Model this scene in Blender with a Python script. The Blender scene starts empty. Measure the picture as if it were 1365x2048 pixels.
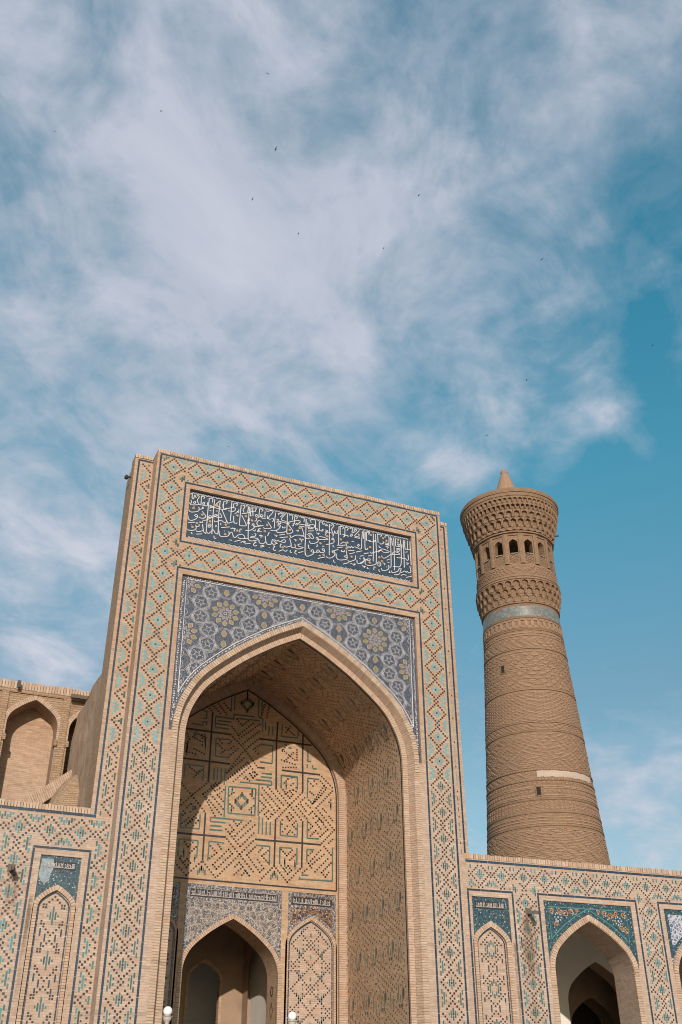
import bpy, math, random
from mathutils import Matrix, Vector
random.seed(7)
R = math.radians
scene = bpy.context.scene
COL = scene.collection
# ------------------------------------------------------------------ camera
CAM_POS = Vector((0.0, -30.0, 1.7))
yaw, pitch, roll = R(22.9225), R(31.9113), R(-0.1891)
fw = Vector((math.sin(yaw) * math.cos(pitch), math.cos(yaw) * math.cos(pitch), math.sin(pitch)))
rt = Vector((math.cos(yaw), -math.sin(yaw), 0.0))
up = rt.cross(fw)
rt2 = rt * math.cos(roll) + up * math.sin(roll)
up2 = up * math.cos(roll) - rt * math.sin(roll)
cam = bpy.data.cameras.new('camera')
cam.sensor_fit = 'VERTICAL'
cam.sensor_height = 36.0
cam.lens = 2025.228 / 2048.0 * 36.0
cam.clip_end = 20000.0
camo = bpy.data.objects.new('camera', cam)
COL.objects.link(camo)
camo.matrix_world = Matrix(((rt2.x, up2.x, -fw.x, CAM_POS.x), (rt2.y, up2.y, -fw.y, CAM_POS.y),
                            (rt2.z, up2.z, -fw.z, CAM_POS.z), (0, 0, 0, 1)))
scene.camera = camo
# ------------------------------------------------------------------ sun and sky
SUN_DIR = Vector((1.954, 5.73, -1.69)).normalized()
sun = bpy.data.lights.new('sun', 'SUN')
sun.energy = 3.5
sun.angle = R(0.6)
sun.color = (1.0, 0.88, 0.755)
suno = bpy.data.objects.new('sun', sun)
COL.objects.link(suno)
suno.location = (-20, -60, 60)
suno.rotation_euler = SUN_DIR.to_track_quat('-Z', 'Y').to_euler()

world = bpy.data.worlds.new('World')
scene.world = world
world.use_nodes = True
wt = world.node_tree
wt.nodes.clear()


class NT:
    """tiny helper to write node trees"""
    def __init__(self, tree):
        self.t = tree

    def n(self, kind, **kw):
        nd = self.t.nodes.new(kind)
        for k, v in kw.items():
            if k.startswith('i_'):
                nd.inputs[k[2:].replace('_', ' ')].default_value = v
            else:
                setattr(nd, k, v)
        return nd

    def link(self, a, b):
        self.t.links.new(a, b)

    def math(self, op, a, b=None, clamp=False):
        nd = self.t.nodes.new('ShaderNodeMath')
        nd.operation = op
        nd.use_clamp = clamp
        for i, v in enumerate((a, b)):
            if v is None:
                continue
            if isinstance(v, (int, float)):
                nd.inputs[i].default_value = v
            else:
                self.link(v, nd.inputs[i])
        return nd.outputs[0]

    def mix(self, fac, a, b, blend='MIX'):
        nd = self.t.nodes.new('ShaderNodeMix')
        nd.data_type = 'RGBA'
        nd.blend_type = blend
        for sock, v in ((nd.inputs[0], fac), (nd.inputs[6], a), (nd.inputs[7], b)):
            if isinstance(v, (int, float)):
                sock.default_value = v
            elif isinstance(v, (tuple, list)):
                sock.default_value = (v[0], v[1], v[2], 1.0)
            else:
                self.link(v, sock)
        return nd.outputs[2]

    def ramp(self, fac, stops):
        nd = self.t.nodes.new('ShaderNodeValToRGB')
        els = nd.color_ramp.elements
        while len(els) < len(stops):
            els.new(0.5)
        for e, (p, c) in zip(els, stops):
            e.position = p
            e.color = (c, c, c, 1) if isinstance(c, (int, float)) else (c[0], c[1], c[2], 1)
        self.link(fac, nd.inputs[0])
        return nd.outputs[0]

    def noise(self, vec, scale, detail=4.0, rough=0.5, dist=0.0):
        nd = self.t.nodes.new('ShaderNodeTexNoise')
        nd.inputs['Scale'].default_value = scale
        nd.inputs['Detail'].default_value = detail
        nd.inputs['Roughness'].default_value = rough
        nd.inputs['Distortion'].default_value = dist
        self.link(vec, nd.inputs['Vector'])
        return nd.outputs['Fac']


w = NT(wt)
wout = w.n('ShaderNodeOutputWorld')
wbg = w.n('ShaderNodeBackground', i_Strength=0.1)
w.link(wbg.outputs[0], wout.inputs[0])
sky = w.n('ShaderNodeTexSky', sky_type='NISHITA', sun_disc=False)
sky.sun_elevation = math.asin(-SUN_DIR.z)
sky.sun_rotation = math.atan2(-SUN_DIR.x, -SUN_DIR.y)
sky.air_density = 1.0
sky.dust_density = 0.6
sky.ozone_density = 1.0
geo = w.n('ShaderNodeTexCoord')
vec = geo.outputs['Generated']
sep = w.n('ShaderNodeSeparateXYZ')
w.link(vec, sep.inputs[0])
# clear sky: the sky texture graded towards the photograph's teal, the same all the way round
tint = w.ramp(sep.outputs[2], [(0.0, (0.50, 0.52, 0.48)), (0.36, (0.42, 0.54, 0.505)), (0.55, (0.275, 0.71, 0.66)), (0.70, (0.19, 0.74, 0.715)), (1.0, (0.20, 0.85, 0.83))])
clear = w.mix(1.0, sky.outputs[0], tint, 'MULTIPLY')
clear = w.mix(1.0, clear, (2.0, 2.0, 2.0), 'MULTIPLY')
# cloud deck: noise on a plane high above, seen in perspective
zz = w.math('ADD', w.math('MAXIMUM', sep.outputs[2], 0.0), 0.12)
px = w.math('DIVIDE', sep.outputs[0], zz)
py = w.math('DIVIDE', sep.outputs[1], zz)
cmb = w.n('ShaderNodeCombineXYZ')
w.link(px, cmb.inputs[0])
w.link(py, cmb.inputs[1])
pv = cmb.outputs[0]
rot0 = w.n('ShaderNodeMapping', vector_type='POINT')
rot0.inputs['Rotation'].default_value = (0, 0, R(-50))
w.link(pv, rot0.inputs[0])
rotm = w.n('ShaderNodeMapping', vector_type='POINT')
rotm.inputs['Scale'].default_value = (0.84, 1.14, 1)
w.link(rot0.outputs[0], rotm.inputs[0])
n1 = w.noise(rotm.outputs[0], 1.7, 6.0, 0.55, 0.5)
n2 = w.noise(rotm.outputs[0], 5.6, 9.0, 0.60, 0.5)
n3 = w.noise(pv, 19.0, 6.0, 0.58, 0.3)


LOBES = [((-0.007, 0.620, 0.785), 11.6, 0.19),
         ((0.116, 0.672, 0.731), 22.8, 0.10),
         ((0.255, 0.578, 0.775), 70.9, 0.20),
         ((0.222, 0.675, 0.704), 51.3, 0.08),
         ((0.342, 0.660, 0.669), 91.1, 0.10),
         ((0.424, 0.610, 0.669), 169.4, 0.08),
         ((0.280, 0.741, 0.611), 70.9, 0.09),
         ((0.053, 0.770, 0.636), 22.8, 0.09),
         ((0.279, 0.466, 0.840), 91.1, -0.10),
         ((0.423, 0.413, 0.806), 91.1, 0.15),
         ((0.380, 0.518, 0.766), 91.1, 0.08),
         ((0.526, 0.539, 0.658), 32.8, -0.34),
         ((0.599, 0.623, 0.504), 91.1, -0.18),
         ((0.516, 0.644, 0.564), 91.1, -0.14),
         ((0.364, 0.763, 0.534), 80.1, -0.05),
         ((0.507, 0.581, 0.636), 1162.3, 0.14),
         ((0.465, 0.557, 0.688), 677.8, 0.14),
         ((0.527, 0.597, 0.605), 2278.1, 0.08),
         ((0.479, 0.662, 0.577), 820.1, 0.15),
         ((0.504, 0.662, 0.555), 1281.4, 0.10),
         ((0.451, 0.658, 0.603), 820.1, 0.12),
         ((0.439, 0.665, 0.604), 569.5, 0.08),
         ((0.415, 0.721, 0.555), 4236.2, 0.34),
         ((0.438, 0.705, 0.557), 4236.2, 0.38),
         ((0.522, 0.613, 0.592), 4236.2, 0.34),
         ((0.544, 0.602, 0.584), 4236.2, 0.28),
         ((0.562, 0.609, 0.560), 5125.8, 0.28),
         ((0.571, 0.611, 0.548), 6328.1, 0.16),
         ((0.055, 0.885, 0.463), 121.3, 0.12),
         ((0.128, 0.840, 0.527), 91.1, -0.06),
         ((0.622, 0.743, 0.247), 169.4, 0.26),
         ((0.583, 0.756, 0.297), 1582.0, 0.24),
         ((0.503, 0.760, 0.412), 38.8, -0.24),
         ((0.603, 0.683, 0.412), 80.1, -0.16),
         ((0.188, 0.773, 0.606), 80.1, 0.05)]


def lobe(d, k, amp):
    """a broad soft cloud bank around the direction d"""
    nd = w.n('ShaderNodeVectorMath', operation='DOT_PRODUCT')
    w.link(vec, nd.inputs[0])
    nd.inputs[1].default_value = Vector(d).normalized()
    e = w.math('POWER', 2.718, w.math('MULTIPLY', w.math('SUBTRACT', nd.outputs['Value'], 1.0), k))
    return w.math('MULTIPLY', e, amp)


def centred(n_, amp):
    return w.math('MULTIPLY', w.math('SUBTRACT', n_, 0.5), amp)


cov = w.math('ADD', w.math('ADD', centred(n1, 0.80), centred(n2, 1.12)), w.math('ADD', centred(n3, 0.48), 0.53))
for d, k, a in LOBES:
    cov = w.math('ADD', cov, lobe(d, k, a))
mask = w.ramp(cov, [(0.24, 0.0), (0.46, 0.16), (0.66, 0.42), (0.84, 0.70), (1.0, 0.90)])
shade = w.ramp(w.math('ADD', w.math('MULTIPLY', n2, 0.6), w.math('MULTIPLY', n1, 0.4)),
               [(0.32, (0.42, 0.475, 0.56)), (0.50, (0.53, 0.56, 0.655)), (0.66, (0.64, 0.65, 0.735))])
# forward scatter in unseen clouds near the sun, boosted as added fill light
sdot = w.n('ShaderNodeVectorMath', operation='DOT_PRODUCT')
w.link(vec, sdot.inputs[0])
sdot.inputs[1].default_value = -SUN_DIR
sun_side_fill = w.math('ADD', 1.0, w.math('MULTIPLY', w.math('POWER', w.math('MAXIMUM', sdot.outputs['Value'], 0.0), 2.0), 0.9))
sun_side_fill = w.math('MULTIPLY', sun_side_fill, 8.9)
shade = w.mix(1.0, shade, sun_side_fill, 'MULTIPLY')
skycol = w.mix(mask, clear, shade)
w.link(skycol, wbg.inputs[0])

scene.view_settings.view_transform = 'Standard'
scene.view_settings.look = 'None'
scene.view_settings.exposure = 0.2
scene.view_settings.gamma = 1.0
scene.view_settings.use_curve_mapping = False
scene.render.engine = 'CYCLES'
scene.cycles.filter_width = 1.05
scene.cycles.max_bounces = 6
scene.cycles.diffuse_bounces = 4
INSCR = """-365,2142 -367,2084 -367,2000 -371,1994 -376,1998 -380,2014 -382,2028
-345,2140 -347,2089 -347,2041 -346,1994
-324,2141 -326,2086 -324,2007 -330,2001 -336,2004 -342,2014 -351,2003 -358,1995 -364,1998
-326,2139 -341,2117 -330,2114 -321,2111
-344,2110 -350,2110 -357,2103 -362,2110
-437,2141 -429,2145 -428,2126 -422,2125 -420,2141 -413,2130
-411,2138 -405,2142 -403,2134 -409,2121 -402,2108
-395,2142 -394,2108 -401,2105 -419,2099 -433,2097
-395,2141 -382,2142 -386,2134
-437,2107 -435,2102 -429,2106 -431,2117
-422,2107 -416,2106 -414,2113 -419,2113 -422,2107
-392,2106 -376,2106 -371,2108 -370,2122
-388,2111 -382,2111 -381,2118 -386,2118 -388,2111
-363,2141 -352,2143 -353,2126
-362,2112 -356,2111 -358,2103 -362,2098
-355,2105 -344,2106 -319,2105 -307,2107
-437,2087 -437,2076 -429,2068 -415,2071 -404,2076 -399,2083 -401,2096
-399,2085 -390,2089 -384,2094 -387,2098 -389,2091
-388,2080 -381,2073 -373,2063 -376,2056 -384,2051 -395,2052 -397,2055
-436,2050 -435,2038 -426,2033 -415,2038 -405,2047 -403,2058 -410,2062 -413,2055 -405,2053
-435,2022 -410,2029
-384,2044 -373,2046 -362,2054 -354,2061 -353,2068 -359,2068 -363,2063 -362,2060 -347,2065 -338,2070 -347,2070
-345,2073 -337,2078 -330,2077 -338,2071 -327,2068 -315,2071 -317,2080 -322,2087
-361,2089 -354,2090
-338,2093 -331,2095
-438,1997 -433,1992 -421,1993 -410,1997 -404,2006 -407,2019
-405,2012 -394,2017 -396,2024
-404,1997 -399,1993 -387,1997 -378,2003
-392,2037 -392,2031 -388,2034 -384,2033 -383,2039
-362,2032 -355,2035 -351,2030 -356,2021 -361,2022 -360,2028 -355,2028
-402,1982 -381,1988
-419,1987 -419,1982 -415,1981
-315,2103 -297,2065 -295,2059 -303,2053 -316,2059 -326,2054 -337,2048 -342,2052
-313,2130 -312,2114 -303,2108 -298,2115 -307,2107 -279,2122 -266,2121 -269,2110 -278,2106 -292,2105
-311,2141 -298,2144 -303,2130
-311,2140 -311,2110
-281,2143 -281,2105 -282,2064
-274,2139 -274,2121
-274,2139 -258,2143 -263,2132
-293,2060 -291,2053 -281,2058 -272,2063 -266,2060 -259,2058 -256,2064
-271,2089 -269,2067 -265,2058
-245,2141 -247,2085 -247,2058 -244,2053 -234,2055 -222,2058 -226,2071 -241,2098
-241,2106 -229,2109 -211,2118
-239,2139 -233,2143 -231,2135 -237,2123 -232,2112
-229,2140 -218,2141 -219,2116
-268,2100 -260,2104 -258,2112 -253,2106 -253,2120
-314,2029 -283,2039
-321,2016 -319,2000 -312,1993 -300,1995 -288,2000 -283,2009 -285,2020
-284,2010 -278,2016 -273,2019 -267,2004 -260,2000 -251,2012 -236,2019 -225,2012 -228,2003 -244,2000 -251,2005
-228,2003 -212,2008
-279,2036 -275,2033 -271,2038 -268,2034 -262,2039 -266,2024
-244,2025 -244,2039 -237,2039
-338,1990 -336,1981 -329,1982
-282,1986 -272,1986
-262,1984 -240,1994
-239,1984 -229,1992 -221,1991 -229,1986
-224,1982 -205,1988
-336,2034 -332,2033 -335,2026
-316,2049 -316,2039
-419,2092 -417,2091
-423,2018 -422,2017
-302,2018 -299,2018
-213,2141 -214,2089 -213,2029 -211,2006 -204,2000 -192,2002 -173,2012 -185,2015 -205,2013 -196,2019 -186,2023 -184,2032 -189,2032
-207,2140 -208,2105 -204,2105
-201,2141 -198,2105
-199,2140 -187,2141 -191,2129
-212,2118 -194,2127 -188,2126
-174,2142 -176,2106
-174,2142 -161,2141 -166,2132
-189,2107 -184,2107 -181,2113 -187,2114 -189,2107
-181,2102 -175,2106 -166,2110 -160,2114 -166,2119 -170,2114 -162,2104 -149,2107
-153,2135 -153,2110
-150,2139 -141,2139 -135,2143 -122,2143 -129,2128 -136,2118 -138,2107 -130,2107
-144,2120 -142,2108 -145,2106
-127,2110 -120,2112 -120,2103 -124,2099
-112,2140 -114,2113 -115,2072
-104,2140 -98,2139 -102,2132
-98,2141 -81,2143 -94,2126
-74,2143 -90,2116 -73,2112 -69,2109
-107,2111 -101,2114 -102,2106 -108,2099
-101,2107 -90,2106 -67,2105 -56,2108
-66,2144 -66,2091 -66,2063 -59,2061 -44,2072 -46,2082 -65,2104
-59,2142 -46,2143 -46,2125
-37,2141 -37,2110
-37,2141 -26,2142 -30,2133
-13,2143 0,2143 0,2125
-66,2108 -45,2119 -23,2127 -14,2124 -21,2113 10,2115 24,2116
-43,2111 -41,2101 -47,2098
-37,2110 -31,2106 -24,2109 -28,2114 -31,2110
-19,2104 2,2105
9,2142 8,2080 6,2019 7,1993 12,1984 21,1985
-216,2093 -211,2084 -218,2070 -209,2070 -217,2083 -209,2093
-201,2064 -197,2073 -192,2070 -196,2063 -184,2064 -157,2074 -173,2070 -181,2073 -181,2085 -174,2091 -166,2088
-225,2039 -208,2042 -196,2051 -190,2061 -193,2066
-188,2099 -183,2097 -186,2088 -192,2084
-141,2094 -127,2075 -131,2068 -142,2064 -154,2063 -156,2067
-129,2060 -114,2062 -100,2071 -93,2083 -93,2091 -99,2094 -102,2087 -95,2085
-107,2066 -103,2058 -92,2059 -75,2065 -68,2072
-101,2102 -101,2097 -96,2099 -91,2098 -91,2104
-84,2087 -83,2081 -79,2083 -74,2083 -74,2089
-167,2057 -171,2059 -176,2052 -170,2051 -178,2047 -176,2043 -163,2047
-139,2034 -136,2047 -131,2050
-196,2045 -188,2044 -187,2051
-198,2028 -197,2027
-171,2031 -168,2028 -164,2033 -164,2021
-164,2031 -156,2029
-148,2032 -145,2009 -139,2000 -128,2000 -123,2010 -120,2024 -109,2013 -101,2012 -116,2004 -121,2009
-171,2011 -170,2001 -163,1997 -152,2001 -145,2009
-113,2026 -105,2020 -100,2025 -94,2022 -74,2021 -71,2030 -78,2032 -87,2024
-93,2037 -62,2048
-95,2048 -73,2057
-114,2044 -103,2044 -108,2037
-53,2058 -51,2048 -44,2052 -34,2060 -20,2065 -8,2064 1,2070 -9,2102
-8,2068 3,2062 10,2060
-29,2083 -20,2086 -24,2079
-38,2041 -29,2043 -32,2036
-8,2038 -6,2050 0,2049
-76,2008 -70,2003 -57,2008 -48,2017 -55,2043
-48,2017 -46,2007 -32,2010 -34,2024
-31,2006 -17,2007 0,2017 -15,2017 -22,2022 -17,2027 -8,2030
-90,1997 -89,2012 -85,2010
-117,1997 -110,1998 -117,1985 -111,1980 -106,1982
-95,1980 -86,1986 -79,1990 -73,1987 -68,1986 -62,1993
-51,1994 -51,1986 -45,1985
-33,1996 -27,1998 -34,1988 -25,1982
-20,1991 0,2000
-190,1997 -181,1999 -191,1989 -187,1982 -178,1986
-166,1986 -152,1993
-164,1981 -150,1990
-223,1982 -202,1989
-133,1988 -130,1988
8,2142 8,2078 6,2017 8,1991 14,1983 27,1989 39,2000 39,2012 34,2015 29,2007 38,2005 62,2011 60,2018 54,2017 51,2008
21,2140 26,2138 28,2130
26,2142 45,2143 46,2105 49,2108
4,2112 36,2123 43,2119 38,2109 23,2110 19,2101 36,2107
15,2127 17,2104
61,2141 62,2104 67,2105
61,2141 72,2142 76,2133 82,2138 88,2129 91,2136 97,2129
49,2108 54,2109 55,2103 48,2098
70,2106 77,2108 75,2112 71,2104 73,2100
84,2111 97,2110 86,2102 107,2104 111,2103
103,2141 102,2079 102,2007
107,2135 117,2142 119,2136 111,2120 115,2106
111,2103 122,2106 122,2116 128,2105 134,2108 134,2119
141,2141 140,2108 139,2058
132,2056 149,2059 169,2065 167,2074 157,2074 147,2064
169,2065 176,2056 182,2061 186,2056 192,2064 196,2058 202,2064
146,2140 146,2107 149,2106
142,2140 159,2141 155,2130
165,2139 165,2105
165,2141 179,2141 173,2128
185,2141 197,2144 194,2126 202,2126 204,2139 214,2141 208,2132
225,2140 204,2112 222,2112 224,2106 204,2106
155,2105 162,2109 163,2100 157,2097
165,2105 177,2108 178,2102
186,2106 192,2118 196,2112 188,2106
238,2140 234,2098 233,2068 227,2060 217,2063 205,2065
215,2071 221,2080 223,2073 217,2069
243,2141 241,2108
249,2141 247,2090 248,2066 256,2065 259,2072
254,2140 254,2106 257,2105
254,2140 266,2141 262,2131
16,2090 39,2097
14,2075 27,2084 39,2068 33,2061 25,2067 20,2072 29,2078
9,2057 25,2062
48,2066 52,2073 58,2069 52,2063 71,2067 97,2072 80,2078 61,2077
23,2050 26,2041 35,2041 50,2048 58,2058 56,2068
84,2099 89,2096 84,2087
50,2091 55,2088 61,2092 57,2083
88,2049 105,2055 119,2064 121,2075 117,2084 111,2076 119,2076
113,2099 120,2099 115,2090
117,2053 117,2047 122,2046
17,2029 20,2032 20,2020 26,2019
52,2041 56,2038 50,2030
73,2039 82,2040
64,2015 68,2010 81,2015 83,2025 78,2030 73,2023 81,2021
90,1999 96,1994 107,1996 119,2005 125,2016 122,2026 117,2027 115,2020 124,2020
111,2025 138,2039
130,2019 130,2005 138,1996 151,1997 168,2003 174,2011 170,2042
174,2011 161,2014 172,2020
151,2040 152,2032 157,2035 161,2033 163,2041
134,2045 155,2053
178,2043 188,2046 196,2046 202,2049
192,2086 202,2086
176,2001 182,1997 195,2003 207,2012 207,2028
182,2029 205,2040
209,2043 235,2054
214,2011 214,1999 224,1997 236,2004 243,2015 240,2027
223,2021 226,2018 230,2019
243,2016 259,2021
242,2042 260,2051
56,1983 86,1996
60,1996 68,1996
119,1991 121,1982 126,1982
157,1981 180,1992
187,1991 197,1989 207,1993 199,1984
234,1991 241,1989 247,1991 241,1983
80,2061 83,2061
248,2141 247,2069 253,2064 257,2069
254,2141 253,2106
255,2142 268,2143 263,2133
283,2140 282,2085 280,2019
292,2140 294,2067 292,2009
260,2107 266,2104 270,2109 266,2102 286,2105 292,2112 280,2110
301,2142 302,2104
301,2142 319,2141 312,2134
309,2106 313,2101 324,2107 323,2115
329,2110 340,2110 346,2107 331,2102 350,2104
332,2132 333,2141 348,2142 347,2106
355,2141 355,2080 354,2018 351,2009 341,2009 345,2016
360,2138 362,2105
369,2142 369,2083 368,1999
376,2137 376,2106
376,2139 389,2138 385,2131
378,2106 392,2107 394,2116 384,2116 390,2109
397,2140 399,2098 397,2038 389,2019 375,2016 361,2015
403,2120 402,2103
409,2140 410,2092 409,2019
416,2140 416,2102 434,2105 442,2104
427,2140 426,2102
438,2141 438,2090 439,2036
267,2057 273,2052 285,2059 299,2066 311,2075 321,2081 349,2075 325,2067 313,2073 301,2062
314,2051 320,2042 330,2044 344,2055 356,2064 393,2074 373,2080 361,2071 364,2064
305,2092 307,2084 313,2086
333,2094 345,2095 339,2087
377,2094 392,2099 393,2091 383,2082 381,2090 389,2094
378,2056 390,2057 398,2061 404,2056 414,2060 422,2053 428,2059 427,2079
417,2088 426,2092
416,2041 428,2042 419,2034
433,2031 436,2015 436,2005 426,2000 422,2006 416,2000 410,2005 402,1999 390,1995 396,2011 388,2011 382,1999 370,1991 358,1986 354,1994
365,1979 381,1983 390,1991
393,1981 401,1987 417,1988
415,1978 440,1989
432,1994 434,1994
295,2008 303,2003 311,2009 309,2019 302,2021 297,2014 307,2012
247,2016 247,2002 254,1997 268,1999 284,2005 293,2013
243,2027 241,2012 225,1999
247,2018 257,2024 268,2026 264,2017 255,2019
241,2027 247,2018
313,1997 316,1988 328,1990 342,1999 345,2010
332,2006 335,2005
319,2021 329,2019 325,2012
339,2027 347,2027
336,2035 348,2043
283,1997 281,1982
283,1995 289,1996
235,1993 240,1988 248,1990
256,1989 254,1983 260,1983
303,1989 303,1981 307,1981
346,1992 345,1984 350,1986
225,2029 241,2035
259,2037 275,2044
243,2045 261,2050"""
GILT = "-420,2085 -386,2066 -403,2027 -418,2008 -356,2045 -335,2119 -257,2093 -225,2097 -298,2005 -254,2030 -298,2045 -201,2085 -143,2079 -151,2051 -55,2079 -14,2048 18,2012 -81,1999 -17,2095 93,2085 66,2049 148,2084 175,2076 171,2050 191,2019 17,2011 79,2003 222,2121 268,2077 323,2128 337,2120 385,2123 272,2131 265,2010 305,2041 316,2027"
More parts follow.
